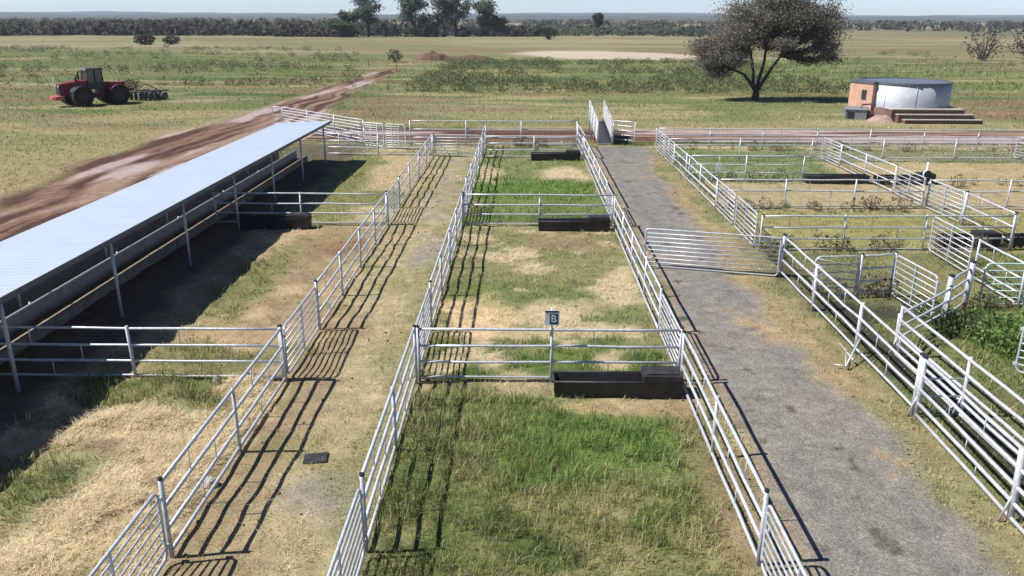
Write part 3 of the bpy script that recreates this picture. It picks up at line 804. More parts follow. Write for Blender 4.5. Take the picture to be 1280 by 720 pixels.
shrub('bare grey-brown thorn bush on the plain, left one of the far right pair', 107, 195, 5.2, (.13, .11, .095), .7, 260, leaf=.12)
shrub('bare grey-brown thorn bush at the right edge of the plain', 117, 193, 5.6, (.12, .105, .09), .7, 260, leaf=.12)
shrub('dark dense bush standing alone in front of the woodland belt', 11, 357, 3.4, (.055, .05, .042), .8, 420)
shrub('low wide dark bush on the plain to the far left', -126, 277, 3.6, (.06, .065, .05), .5, 420)
shrub('second low dark bush on the plain beside the wide one', -118, 279, 3.0, (.06, .065, .05), .5, 420)
shrub('dark round tussock in the grass behind the red tractor', -49, 102, 1.2, (.09, .085, .06), .7, 300)
shrub('small brown bush growing at the end of the earth mound', -27.5, 178, 1.8, (.09, .085, .065), .8, 300)

# earth mound at the end of the dirt track
def mound(name, label, x, y, rx, ry, h, m, seed):
    n, k = 40, 14
    mb = MB()
    for j in range(k + 1):
        f = j / k
        for i in range(n):
            a = 2 * math.pi * i / n
            w = 1 + .35 * (float(fbm(np.array([math.cos(a) * 3 + seed]), np.array([math.sin(a) * 3.]), 1.2, 3, seed)[0]) - .5) * 2
            r = 1 - f
            hx, hy = math.cos(a) * rx * r * w, math.sin(a) * ry * r * w
            hz = h * (1 - r * r) * (.6 + .8 * float(fbm(np.array([hx]), np.array([hy]), max(rx, ry) * .3, 4, seed + 3)[0]))
            mb.v.append((hx, hy, hz - .25))
    for j in range(k):
        for i in range(n):
            i2 = (i + 1) % n
            mb.f.append((j * n + i, j * n + i2, (j + 1) * n + i2, (j + 1) * n + i)); mb.sm.append(True)
    o = mb.build(name, m, None, (x, y, float(zfun(np.array([x]), np.array([y]))[0])))
    return tag(o, label, 'mound')
mound('earth_mound', 'low mound of dark brown earth dumped at the end of the dirt track', -20.5, 188, 5.0, 3.5, 1.9, M['earth'], 5)
mound('earth_mound', 'longer flatter heap of dry brown earth right of the brown mound', -12.0, 190, 6.5, 3, 1.2, M['earth'], 9)

# ------------------------------------------------------------------ fences and gates
POST_CACHE = {}
def fence(label, p0, p1, h=1.5, rails=(1.0, .68, .38, .08), posts=None, step=3.6, spacers=True, mat_=None, rr=.037, pr=.042, cap_ends=(True, True), group='galvanised pipe fences', feet=False):
    """rails given as fractions of h; posts at every step; small uprights between the rails"""
    p0 = Vector((*p0, 0)); p1 = Vector((*p1, 0)); d = p1 - p0; Ln = d.length
    t = thing('pipe_fence', label, 'fence', p0, math.atan2(d.y, d.x), group)
    m = mat_ or M['galv']
    n = max(1, round(Ln / step))
    pos = posts if posts is not None else [Ln * i / n for i in range(n + 1)]
    pm = MB().tube([(0, 0, -.3), (0, 0, h + .06)], pr, 8).mesh('post', M['galv_post'])
    capm = MB().tube([(0, 0, h + .06), (0, 0, h + .10)], pr * 1.12, 8).mesh('cap', M['cap'])
    for i, x in enumerate(pos):
        o = link('post', pm, t, (x, 0, 0)); o.rotation_euler = (random.gauss(0, .012), random.gauss(0, .012), 0)
        if (i == 0 and cap_ends[0]) or (i == len(pos) - 1 and cap_ends[1]): link('cap', capm, o)
        if feet:
            mb = MB()
            mb.tube([(0, -.22, 0), (0, 0, h * .45)], .025, 6).tube([(0, .22, 0), (0, 0, h * .45)], .025, 6)
            link('foot_brace', mb.mesh('foot_brace', M['galv_post']), o)
    hs = [h * f for f in rails]
    for z in hs:
        # a rail dips and wanders a little between posts
        path = []
        k = max(4, int(Ln / 1.2))
        for i in range(k + 1):
            path.append((Ln * i / k, pr * .2, z + random.gauss(0, .011) * (0 < i < k)))
        MB().tube(path, rr, 8).build('rail', m, t)
    if spacers and len(hs) > 1:
        cm = {}
        for gi in range(len(hs) - 1):
            z1, z0 = hs[gi], hs[gi + 1]
            sm = MB().tube([(0, 0, z0), (0, 0, z1)], .014, 6).mesh('upright', m)
            for a, b in zip(pos[:-1], pos[1:]):
                if b - a < 1.2: continue
                f = (.33, .66, .45)[gi % 3]
                link('upright', sm, t, (a + (b - a) * f, pr * .2, 0))
    return t

def gate(label, p0, p1, h=1.45, z0=.12, bars=7, mat_=None, round_=.16, braces=1, group='barred steel gates', diag=False, cat='gate'):
    p0 = Vector((*p0, 0)); p1 = Vector((*p1, 0)); d = p1 - p0; Ln = d.length
    t = thing('pen_gate', label, cat, p0, math.atan2(d.y, d.x), group)
    m = mat_ or M['gatebar']
    r = round_; x0, x1 = .05, Ln - .05
    path = []
    for cx, cz, a0 in ((x1 - r, h - r, 0), (x0 + r, h - r, 90), (x0 + r, z0 + r, 180), (x1 - r, z0 + r, 270)):
        for k in range(5):
            a = R(a0 + 90 * k / 4); path.append((cx + r * math.cos(a), 0, cz + r * math.sin(a)))
    path = path + [path[0]]
    MB().tube(path, .03, 8, cap=False).build('frame', m, t)
    for i in range(1, bars - 1 + 1):
        z = z0 + (h - z0) * i / bars
        MB().tube([(x0, 0, z), (x1, 0, z)], .021, 6).build('bar', m, t)
    for k in range(braces):
        x = x0 + (x1 - x0) * (k + 1) / (braces + 1)
        MB().box(x - .02, x + .02, -.03, .03, z0, h).build('brace', m, t)
    if diag:
        for k in range(4):
            z = h - .05 - .25 * k
            MB().tube([(x0 + .05, .03, z - .33), (x1 - .03, .03, z)], .014, 6).build('stay', m, t)
    MB().tube([(x1 - .06, -.04, h * .62), (x1 + .10, -.04, h * .62)], .018, 6).box(x1 - .07, x1 + .0, -.05, -.03, h * .62 - .05, h * .62 + .05).build('latch', M['galv_post'], t)
    for z in (z0 + .2, h - .2):
        MB().box(-.03, x0 + .03, -.035, .035, z - .04, z + .04).build('hinge', M['galv_post'], t)
    return t

XL, XM, XR, XQ = -6.1, -2.72, 4.15, 9.5
# --- left-hand row of fences (shed side)
gate('nearest barred gate in the fence at the bottom left of the picture', (XL, 11.6), (XL, 8.2))
fence('four rail fence at the alley beside the nearest straw pen', (XL, 11.72), (XL, 18.85))
gate('barred gate in the shed side fence just beyond the first cross fence', (XL, 18.98), (XL, 22.4))
fence('long four rail fence between the alley and the second shed pen', (XL, 22.5), (XL, 35.35))
gate('barred gate in the shed side fence beyond the second cross fence', (XL, 35.5), (XL, 38.9))
fence('four rail fence between the alley and the farthest shed pen', (XL, 39.0), (XL, 54.5))
# --- middle row
gate('nearest barred gate at the left of the tall green pen', (XM, 11.8), (XM, 8.3))
fence('four rail fence between the alley and the tall green pen', (XM, 11.92), (XM, 18.9))
gate('barred gate beyond the lettered cross fence on the alley side', (XM, 19.05), (XM, 22.4))
fence('long four rail fence on the alley side of the second middle pen', (XM, 22.5), (XM, 35.35))
gate('barred gate between alley and third middle pen', (XM, 35.5), (XM, 38.9))
fence('four rail fence between the alley and the third middle pen', (XM, 39.0), (XM, 53.95))
fence('short four rail fence closing the rear pen on the alley side', (XM, 54.15), (XM, 59.4), h=1.6, step=5.2)
# --- gravel road side
gate('nearest barred gate beside the gravel road at the bottom edge', (XR, 8.2), (XR, 11.6), h=1.35)
fence('four rail fence between the tall green pen and the gravel road', (XR, 11.7), (XR, 18.9), h=1.4)
gate('barred gate on the gravel road side beyond the lettered cross fence', (XR, 22.4), (XR, 19.05), h=1.3)
fence('long four rail fence between second middle pen and gravel road', (XR, 22.5), (XR, 35.35), h=1.4)
gate('barred gate on the gravel road side beyond the second cross fence', (XR, 38.9), (XR, 35.5), h=1.3)
fence('four rail fence between third middle pen and gravel road', (XR, 39.0), (XR, 53.95), h=1.4)
fence('short rail fence at the corner where the gravel road leaves the pens', (XR, 54.15), (XR - .1, 59.4), h=1.6, step=5.2)
# --- cross fences
fence('first cross fence running from under the shed to the alley', (-13.9, 18.9), (XL - .08, 18.9), h=1.45, step=4.0)
fence('second cross fence of the shed pens with a black trough against it', (-13.9, 35.4), (XL - .08, 35.4), h=1.45, step=4.0)
fence('farthest cross fence at the end of the shed', (-13.6, 55.0), (XL - .08, 54.7), h=1.45, step=3.8)
fence('cross fence carrying the letter sign in front of the tall green pen', (XM + .08, 19.0), (XR - .08, 19.05), h=1.45, posts=[0, 3.42, 6.71])
fence('second middle cross fence with a black trough against it', (XM + .08, 35.42), (XR - .08, 35.45), h=1.45, posts=[0, 3.42, 6.71])
fence('third middle cross fence with the farthest black trough', (XM + .08, 54.1), (XR - .08, 54.1), h=1.45, posts=[0, 3.42, 6.71])
fence('rear boundary fence closing the middle pens and the alley', (-8.3, 59.5), (XR - .15, 59.5), h=1.8, rails=(1, .66, .33, .06), step=4.2)
gate('wide barred gate closing the far end of the alley', (XL + .08, 54.5), (XM - .08, 54.2), h=1.5, bars=7)
# --- rear left corner
fence('slanting rail fence behind the far end of the shed roof', (-20.2, 68.3), (-11.8, 59.8), h=1.8, rails=(1, .87, .74, .61, .48, .35, .22, .08), step=4.0)
gate('dark boarded end gate at the far corner behind the shed', (-21.2, 68.6), (-20.35, 68.4), h=1.8, bars=5, braces=0)
gate('left one of two white double gates at the rear left corner', (-11.6, 58.9), (-10.0, 58.0), h=1.75, bars=10, braces=2, mat_=M['white'])
gate('right one of two white double gates at the rear left corner', (-9.9, 57.9), (-8.35, 57.6), h=1.75, bars=10, braces=2, mat_=M['white'])
fence('short rail fence from the white gates back to the shed pens', (-11.6, 58.9), (-12.6, 55.2), h=1.5, step=4)
# --- gate across the gravel road
gate('wide many barred gate standing across the gravel road', (9.42, 28.05), (4.62, 29.3), h=1.5, z0=.06, bars=9, braces=0, round_=.12)
# --- right of the road
fence('near part of the race fence along the gravel road', (XQ - .35, 9.5), (XQ - .1, 17.2), h=1.5, rails=(1, .74, .5, .27, .07), posts=[0, 3.55, 7.7], feet=True, rr=.04, pr=.065)
fence('four rail fence along the road between the race and the road gate', (XQ - .1, 17.35), (XQ + .02, 28.2), h=1.5, rails=(1, .72, .44, .14), step=3.6, pr=.06)
fence('inner race fence standing one metre behind the roadside race fence', (10.35, 9.8), (10.5, 20.8), h=1.5, rails=(1, .74, .5, .27, .07), posts=[0, 3.7, 7.4, 11.0], feet=True, rr=.04, pr=.05, spacers=False)
gate('barred gate right of the road just beyond the road gate', (9.55, 31.8), (9.6, 35.3), h=1.5)
gate('second barred gate along the right side of the road', (9.6, 35.5), (9.6, 39.0), h=1.5)
fence('four rail fence along the right side of the road', (9.6, 39.1), (9.6, 50.6), h=1.5, rails=(1, .70, .40, .1))
gate('barred gate beside the far end of the gravel road', (9.6, 50.8), (9.6, 54.2), h=1.5)
gate('last barred gate at the far right corner of the gravel road', (9.6, 54.4), (9.6, 58.0), h=1.5)
fence('rear boundary fence to the right of the gravel road', (9.65, 58.2), (44, 58.0), h=1.5, rails=(1, .68, .38), step=4.0)
fence('second fence row from the back on the right', (9.7, 53.4), (33.3, 53.4), h=1.45, rails=(1, .72, .2), step=4.4)
fence('short cross fence with the small white plate', (9.7, 46.5), (16.3, 46.5), h=1.45, rails=(1, .66, .33), step=3.3)
fence('cross fence of the straw pen at the right', (9.7, 39.3), (19.9, 39.35), h=1.45, rails=(1, .62, .1), step=3.4)
fence('cross fence continuing past the long diagonal row to the right edge', (20.2, 39.4), (36, 39.6), h=1.45, rails=(1, .62, .1), step=4)
fence('nearest cross fence of the olive pen at the right', (9.7, 31.6), (20.0, 31.9), h=1.45, rails=(1, .68, .36, .06), posts=[0, 3.4, 6.7, 10.3])
XF = 20.1
gate('far barred gate of the long row that runs beside the right trough', (XF, 54.2), (XF, 50.9), h=1.5)
fence('four rail fence in the long row above the right trough', (XF, 50.8), (XF, 43.1), h=1.5, rails=(1, .70, .40, .1), step=3.8)
gate('barred gate of the long right row near the round sign', (XF, 43.0), (XF, 39.75), h=1.5)
gate('barred gate of the long right row next to the tan straw pen', (XF + .05, 39.5), (XF + .15, 36.25), h=1.5)
fence('last piece of the long right row ending at a thick post', (XF + .15, 36.15), (XF, 32.0), h=1.5, rails=(1, .62, .25), posts=[0, 4.15], pr=.07)
gate('seven bar gate hung on a thick post near the right edge', (16.55, 31.6), (16.45, 28.35), h=1.5)
fence('short rail fence running out at the right edge past the seven bar gate', (16.4, 27.9), (16.3, 24.9), h=1.5, rails=(1, .66, .33, .08), posts=[0, 3.0])
gate('pale green gate standing in the shade at the right edge', (15.0, 25.0), (19.4, 25.0), h=1.5, mat_=M['greengate'], bars=6, braces=2)
fence('short four rail panel between two thick posts in the sorting pen', (13.15, 23.5), (14.55, 24.95), h=1.5, rails=(.9, .66, .4, .12), posts=[0, 2.04], pr=.09, spacers=False)
gate('seven bar gate leaf standing in the sorting pen', (12.8, 23.5), (12.6, 26.0), h=1.5)
gate('stayed gate with slanting braces inside the sorting pen', (11.35, 25.8), (9.75, 25.65), h=1.5, bars=5, diag=True, braces=0)
fence('rail panel linking the stayed gate to the gate leaf', (11.4, 25.8), (12.6, 26.05), h=1.5, rails=(1, .7, .4, .15), posts=[0, 1.2], spacers=False)
fence('low rail panel from the race to the sorting pen', (10.55, 21.0), (13.1, 23.3), h=1.2, rails=(1, .68, .38), posts=[0, 3.43], spacers=False)
gate('rounded barred gate at the right edge beside the bright green weeds', (13.15, 19.75), (15.4, 17.6), h=1.5)
gate('barred gate leading away at the far right edge', (33.4, 54.9), (34.6, 51.0), h=1.5)
# race cross pieces (hoops that tie the two race fences)
for y, lab in ((17.25, 'steel cross tie over the race at the middle of its length'), (13.1, 'steel cross tie over the race at the right edge')):
    t = thing('cross_tie', lab, 'cross tie', (XQ - .08, y, 0), 0, 'ties across the cattle race')
    MB().tube([(0, 0, 1.0), (.98, 0, 1.0)], .022, 6).build('upper_bar', M['galv'], t)
    MB().tube([(0, 0, .55), (.98, 0, .55)], .022, 6).build('lower_bar', M['galv'], t)
    MB().tube([(0, 0, .18), (.98, 0, .18)], .022, 6).build('foot_bar', M['galv'], t)
# steel stay lying by the roadside post
t = thing('stay_bracket', 'small triangular steel bracket lying at the foot of a roadside post', 'bracket', (9.0, 20.6, .06), R(-18))
MB().tube([(-.1, .75, .12), (.25, -.35, .05)], .025, 6).build('long_bar', M['galv'], t)
MB().tube([(.05, .25, .1), (.0, -.65, .02)], .02, 6).build('short_bar', M['galv'], t)
MB().tube([(.38, .4, .5), (.0, -.7, .02)], .028, 6).build('upright_bar', M['galv_post'], t)
MB().tube([(-.3, -.62, .02), (.08, -.66, .02)], .02, 6).build('foot_bar', M['galv'], t)

# loading ramp at the back
t = thing('loading_ramp', 'pale steel cattle loading ramp standing beyond the end of the gravel road', 'ramp', (6.15, 60.2, 0), R(2.5))
MB().hexa([(-.5, 0, 0), (.5, 0, 0), (.5, 5, 1.05), (-.5, 5, 1.05), (-.5, 0, .06), (.5, 0, .06), (.5, 5, 1.15), (-.5, 5, 1.15)]).build('deck', M['concrete'], t)
for k in range(9):
    MB().box(-.5, .5, .3 + k * .5, .36 + k * .5, .06 + (.3 + k * .5) * .22, .13 + (.3 + k * .5) * .22).build('cleat', M['galv_post'], t)
for s in (-1, 1):
    w = MB()
    for k in range(5):
        zf = .3 + .34 * k
        w.tube([(s * .55, -.05, zf + .02), (s * .55, 5.05, zf + 1.05)], .03, 6)
    side = w.build('side_rail', M['galv_post'], t)
    for yy in (0, 1.7, 3.4, 5.0):
        MB().tube([(s * .58, yy, -.1), (s * .58, yy, 1.75 + yy * .21)], .045, 8).build('post', M['galv_post'], t)
    MB().hexa([(s * .5 - .01, .1, .1), (s * .5 + .01, .1, .1), (s * .5 + .01, 5.0, 1.16), (s * .5 - .01, 5, 1.16), (s * .5 - .01, .1, 1.55), (s * .5 + .01, .1, 1.55), (s * .5 + .01, 5, 2.7), (s * .5 - .01, 5, 2.7)]).build('side_sheet', M['palesheet'], t)
fence('slanting wing fence at the right of the loading ramp', (6.75, 61.2), (8.35, 60.0), h=1.7, rails=(1, .8, .6, .4, .2), step=2, spacers=False)

# ------------------------------------------------------------------ troughs
def trough(label, x0, x1, y, w=.62, h=.46, boxed=True):
    Ln = x1 - x0
    t = thing('feed_trough', label, 'trough', (x0, y, float(zfun(np.array([x0]), np.array([y]))[0]) * .3), 0, 'black feed troughs')
    a = w / 2; b = a * .8; th = .04
    mb = MB()
    def ring(hw, z, e): return [(e, -hw, z), (Ln - e, -hw, z), (Ln - e, hw, z), (e, hw, z)]
    rings = [ring(b, -.05, .03), ring(a, h, 0), ring(a - th, h, th), ring(b - th, .12, th + .02)]
    for r_ in rings: mb.v += r_
    for k in range(3):
        for i in range(4):
            j = (i + 1) % 4
            mb.f.append((k * 4 + i, k * 4 + j, (k + 1) * 4 + j, (k + 1) * 4 + i)); mb.sm.append(False)
    mb.f += [(3, 2, 1, 0), (12, 13, 14, 15)]; mb.sm += [False, False]
    mb.build('basin', M['rubber'], t)
    rim = MB()
    pth = [(0, -a, h), (Ln, -a, h), (Ln, a, h), (0, a, h), (0, -a, h)]
    for p, q_ in zip(pth[:-1], pth[1:]): rim.tube([p, q_], .028, 6)
    rim.build('rim', M['rubber'], t)
    if boxed:
        MB().box(Ln - .98, Ln - .02, -a - .015, a + .015, h + .03, h + .17).box(Ln - .9, Ln - .1, -a + .08, a - .08, h + .17, h + .20).build('valve_cover', M['rubber'], t)
    return t
trough('nearest black trough on the cross fence of the tall green pen', .82, 4.02, 18.35)
trough('black trough against the second middle cross fence', .72, 3.92, 34.8)
trough('farthest black trough against the third middle cross fence', .55, 3.85, 53.4)
trough('black trough in the shadow of the open shed', -12.7, -9.5, 34.85)
trough('long black trough in the right pens before the diagonal row', 16.3, 19.9, 46.0, boxed=False)
trough('black trough passing behind the diagonal row of the right pens', 20.3, 23.6, 45.9)
trough('black trough at the right edge beside the thick post', 17.4, 19.8, 32.5)
trough('black trough at the right edge behind the thick post', 20.25, 23.5, 32.6, boxed=False)

# ------------------------------------------------------------------ signs
def letter(txt, size, m, parent, loc, rx=R(90)):
    cu = bpy.data.curves.new('letter', 'FONT'); cu.body = txt; cu.size = size; cu.extrude = .004; cu.align_x = 'CENTER'; cu.align_y = 'CENTER'; cu.offset = .012 * size
    tmp = bpy.data.objects.new('letter', cu); COL.objects.link(tmp)
    me = bpy.data.meshes.new_from_object(tmp.evaluated_get(bpy.context.evaluated_depsgraph_get()))
    bpy.data.objects.remove(tmp)
    me.materials.clear(); me.materials.append(m)
    return link('letter', me, parent, loc, 0, rx)
t = thing('pen_sign', 'small white and navy sign with the letter B on the cross fence', 'sign', (.78, 18.93, 0))
MB().tube([(0, 0, 1.3), (0, 0, 2.1)], .024, 8).build('pole', M['galv_post'], t)
MB().box(-.18, .18, -.035, -.02, 1.62, 2.02).build('board', M['white'], t)
MB().box(-.18, .18, -.042, -.036, 1.97, 2.015).build('header_band', M['navy'], t)
MB().box(-.06, .14, -.042, -.036, 1.66, 1.93).build('panel', M['navy'], t)
letter('B', .27, M['white'], t, (.04, -.045, 1.795))
t = thing('plate_sign', 'small blank white plate on the short cross fence at the right', 'sign', (11.4, 46.4, 0))
MB().box(-.16, .16, -.02, .0, .55, .98).build('plate', M['white'], t); MB().tube([(0, .01, .9), (0, .01, 1.45)], .015, 6).build('hanger', M['galv'], t)
t = thing('round_sign', 'dark round disc on a white post in the long right row', 'sign', (20.0, 39.62, 0))
MB().tube([(0, 0, -.2), (0, 0, 2.3)], .04, 8).build('pole', M['white'], t)
MB().lathe([(0, -.05), (.2, -.05), (.2, -.09), (0, -.09)], 20, 'y', (0, 0, 1.75)).build('backing', M['white'], t)
MB().lathe([(0, -.092), (.18, -.092), (.18, -.10), (0, -.10)], 20, 'y', (.02, 0, 1.75)).build('disc', M['blackpaint'], t)

# ------------------------------------------------------------------ shed
t = thing('open_shed', 'long low open feed shed with pale blue-grey sheet roof on thin posts', 'shed', (-14.2, 0, 0))
Y0, Y1 = 0., 52.6
XE, XB = -12.45 + 14.2, -15.95 + 14.2      # front and rear edge, local
rf = MB(); nrib = 176; xsr = (XB, XE)
prof = []
for k in range(nrib + 1):
    yy = Y0 + (Y1 - Y0) * k / nrib
    prof.append((yy, .0)); 
    if k < nrib:
        s_ = (Y1 - Y0) / nrib
        prof += [(yy + s_ * .72, .0), (yy + s_ * .80, .006), (yy + s_ * .92, .006)]
for (yy, dz) in prof:
    rf.v += [(XB, yy, 2.45 + dz), (XE, yy, 2.60 + dz)]
for k in range(len(prof) - 1):
    rf.f.append((2 * k, 2 * k + 1, 2 * k + 3, 2 * k + 2)); rf.sm.append(False)
roof = rf.build('roof', M['roof'], t)
MB().box(XE - .01, XE + .015, Y0, Y1, 2.47, 2.625).build('front_flashing', M['darksheet'], roof)
for k, yy in enumerate((.6, 6.6, 12.6, 18.05, 23.5, 29.0, 34.5, 40.0, 45.5, 51.0)):
    MB().tube([(-12.62 + 14.2, yy, -.3), (-12.62 + 14.2, yy, 2.56)], .05, 8).build('post', M['galv_post'], t)
    MB().tube([(-15.8 + 14.2, yy, -.3), (-15.8 + 14.2, yy, 2.44)], .05, 8).build('rear_post', M['galv_post'], t)
    MB().hexa([(XB + .1, yy - .04, 2.33), (XE - .1, yy - .04, 2.47), (XE - .1, yy + .04, 2.47), (XB + .1, yy + .04, 2.33), (XB + .1, yy - .04, 2.44), (XE - .1, yy - .04, 2.585), (XE - .1, yy + .04, 2.585), (XB + .1, yy + .04, 2.44)]).build('rafter', M['galv_post'], t)
MB().box(-16.1 + 14.2, -16.06 + 14.2, Y0, Y1, -.1, 1.3).build('rear_wall', M['darksheet'], t)
# feed bunk under it
t = thing('feed_bunk', 'long feed bunk with grey back sheet and white top pipe under the shed', 'feed bunk', (-14.83, 0, 0))
MB().box(-.03, .0, 0, 52.4, -.1, .70).build('back_sheet', M['sheet'], t)
MB().tube([(0, 0, .74), (0, 52.4, .74)], .035, 8).build('top_pipe', M['galv'], t)
MB().box(.55, .70, 0, 52.4, -.1, .36).build('front_lip', M['lip'], t)
MB().box(.001, .549, 0, 52.4, -.1, .16).build('bed', M['concrete'], t)
for k in range(10):
    yy = .6 + 5.5 * k
    MB().tube([(-.06, yy, -.1), (-.06, yy, .8)], .03, 6).build('stake', M['galv_post'], t)
# hay in the bunk
nx, ny = 13, 800
xs_ = np.linspace(-14.825, -14.10, nx); ys_ = np.linspace(.2, 52.2, ny)
X, Y = np.meshgrid(xs_, ys_)
Z = .17 + .13 * np.linspace(0, 1, nx)[None, :] + .05 * (fbm(X, Y, 1.3, 4, 91) - .3) + .09 * (fbm(X, Y, .28, 3, 92) - .4)
Z[:, 0] = .165; Z[:, -1] = .345 + .07 * fbm(X[:, -1], Y[:, -1], .5, 3, 94)
idx = np.arange(nx * ny).reshape(ny, nx)
q = np.stack([idx[:-1, :-1], idx[:-1, 1:], idx[1:, 1:], idx[1:, :-1]], -1).reshape(-1, 4)
o = link('hay', big_mesh('hay', np.stack([X, Y, Z], -1).reshape(-1, 3), [q], None, M['straw']))
tag(o, 'dry hay heaped along the feed bunk under the shed roof', 'hay', kind='stuff')

# ------------------------------------------------------------------ round water reservoir
t = thing('water_reservoir', 'round silver steel reservoir with brick wing on stepped brick plinth', 'reservoir', (36.7, 80.0, 0))
RR = 4.2
MB().lathe([(RR + .25, -.3), (RR + .25, 1.12), (0, 1.12)], 48).build('plinth', M['brickdark'], t)
wall = MB().lathe([(RR - .08, 1.2), (RR - .08, 3.28), (RR, 3.28), (RR, 1.121)], 64)
for k in range(10):
    a_ = 2 * math.pi * (k + .3) / 10; wall.tube([((RR + .004) * math.cos(a_), (RR + .004) * math.sin(a_), 1.13), ((RR + .004) * math.cos(a_), (RR + .004) * math.sin(a_), 3.27)], .022, 5)
wall = wall.build('tank_wall', M['tank'], t)
MB().lathe([(RR - .1, 3.2), (RR + .06, 3.2), (RR + .06, 3.38), (RR - .1, 3.38), (RR - .1, 3.2)], 64, smooth=False).build('rim', M['tankdark'], t)
MB().lathe([(RR - .11, 3.30), (RR * .5, 3.42), (0, 3.5)], 48).build('cover', M['cover'], t)
# brick wing on the left
wg = MB()
wg.hexa([(-4.85, .5, -.2), (-3.85, -2.5, -.2), (-3.2, -2.2, -.2), (-3.4, 2.0, -.2), (-4.85, .5, 3.2), (-3.85, -2.5, 3.2), (-3.2, -2.2, 3.2), (-3.4, 2.0, 3.2)])
w_ = wg.build('brick_wing', M['brick'], t)
MB().hexa([(-4.95, .5, 3.203), (-3.9, -2.6, 3.203), (-3.1, -2.3, 3.203), (-3.4, 2.1, 3.203), (-4.95, .5, 3.40), (-3.9, -2.6, 3.40), (-3.1, -2.3, 3.40), (-3.4, 2.1, 3.40)]).build('coping', M['tankdark'], w_)
fx = lambda s, o: (-4.85 + 1.0 * s - o * .95, .5 - 3.0 * s - o * .32)
a0 = fx(.55, .03); a1 = fx(.75, .03); b0 = fx(.55, -.04); b1 = fx(.75, -.04)
MB().hexa([(*a0, 1.7), (*a1, 1.7), (*b1, 1.7), (*b0, 1.7), (*a0, 2.6), (*a1, 2.6), (*b1, 2.6), (*b0, 2.6)]).build('window', M['glass'], w_)
for k in range(3):
    z1 = 1.15 - .40 * k; yf = -4.3 - .62 * k; xo = .55 * k
    st = MB().box(-2.9 + xo * .7, 3.75 + xo, yf - .62, yf + (.0 if k else 2.2), -.2, z1 - .06).build('step', M['brickdark'], t)
    MB().box(-2.96 + xo * .7, 3.81 + xo, yf - .68, yf + (.0 if k else 2.2), z1 - .057, z1 + .02).build('tread', M['concrete'], st)
mound('rubble_slope', 'salmon coloured slope of rubble at the left foot of the reservoir steps', 33.2, 75.6, 1.35, 1.6, .8, M['rubble'], 14)
t = thing('pump_housing', 'small grey pump housing with a dark opening beside the reservoir wing', 'pump housing', (31.5, 77.6, 0), R(-20))
MB().box(-.9, 1.0, -.5, .7, -.1, .9).hexa([(-1.0, -.6, .903), (1.1, -.6, .903), (1.1, .8, .903), (-1.0, .8, .903), (-.9, -.5, 1.02), (1.0, -.5, 1.02), (1.0, .7, 1.1), (-.9, .7, 1.1)]).build('body', M['sheet'], t)
MB().box(-.7, -.1, -.53, -.501, .1, .7).build('opening', M['blackpaint'], t)
MB().tube([(.5, -.3, 1.0), (.5, -.3, 1.35), (1.4, .4, 1.4), (2.2, 1.0, 1.4)], .07, 8).build('pipe', M['steelgrey'], t)

# ------------------------------------------------------------------ tractor + disc plough
def wheel(parent, x, y, r, w, name='wheel'):
    o = MB().lathe([(r * .55, -w / 2), (r * .9, -w / 2), (r * .98, -w * .38), (r, -w * .2), (r, w * .2), (r * .98, w * .38), (r * .9, w / 2), (r * .55, w / 2)], 28, 'y').build(name, None, parent, (x, y, r))
    ty = MB()
    ty.lathe([(r * .55, -w / 2), (r * .9, -w / 2), (r * .97, -w * .38), (r * .98, 0), (r * .97, w * .38), (r * .9, w / 2), (r * .55, w / 2), (r * .55, -w / 2)], 28, 'y')
    for k in range(22):
        a = 2 * math.pi * k / 22
        c_, s_ = math.cos(a), math.sin(a)
        for sd in (-1, 1):
            a2 = a + sd * .05
            pts = []
            for rr in (r * .95, r * 1.02):
                for (yy, da) in ((0.0, 0), (sd * w * .46, .16), (sd * w * .46, .24), (0, .08)):
                    pts.append((rr * math.cos(a + da), yy, rr * math.sin(a + da)))
            ty.hexa(pts)
    o.data = ty.mesh('tyre', M['tyre'])
    o.name = name
    MB().lathe([(0, -w * .2), (r * .3, -w * .2), (r * .5, -w * .42), (r * .56, -w * .44), (r * .56, w * .44), (r * .5, w * .42), (r * .3, w * .2), (0, w * .2)], 20, 'y').build('rim', M['rim'], o)
    return o

t = thing('articulated_tractor', 'large red articulated tractor with black cab and dual tyres standing in the grass', 'tractor', (-46.0, 87.6, 0), R(50 + 180))
# local +x is forward
for (x, nm) in ((2.0, 0), (-1.75, 0)):
    for s in (-1, 1):
        wheel(t, x, s * 1.0, 1.02, .62); wheel(t, x, s * 1.75, 1.02, .62)
    MB().tube([(x, -2.0, .95), (x, 2.0, .95)], .16, 8).build('axle', M['blackpaint'], t)
h_ = MB()
h_.hexa([(.9, -.62, 1.15), (3.75, -.55, 1.15), (3.75, .55, 1.15), (.9, .62, 1.15), (.9, -.58, 2.55), (3.6, -.48, 2.30), (3.6, .48, 2.30), (.9, .58, 2.55)])
h_.hexa([(1.0, -.45, 2.56), (3.5, -.36, 2.315), (3.5, .36, 2.315), (1.0, .45, 2.56), (1.2, -.3, 2.64), (3.3, -.25, 2.40), (3.3, .25, 2.40), (1.2, .3, 2.64)])
hood = h_.build('hood', M['redpaint'], t)
MB().hexa([(3.755, -.45, 1.35), (3.80, -.45, 1.35), (3.80, .45, 1.35), (3.755, .45, 1.35), (3.64, -.4, 2.2), (3.68, -.4, 2.2), (3.68, .4, 2.2), (3.64, .4, 2.2)]).build('grille', M['blackpaint'], hood)
for s in (-1, 1):
    MB().box(3.72, 3.80, s * .36 - .09, s * .36 + .09, 2.02, 2.16).build('headlight', M['white'], hood)
MB().box(3.5, 4.35, -.85, .85, .72, 1.1).box(4.0, 4.5, -.6, .6, .8, 1.02).build('front_weight', M['pinkpaint'], t)
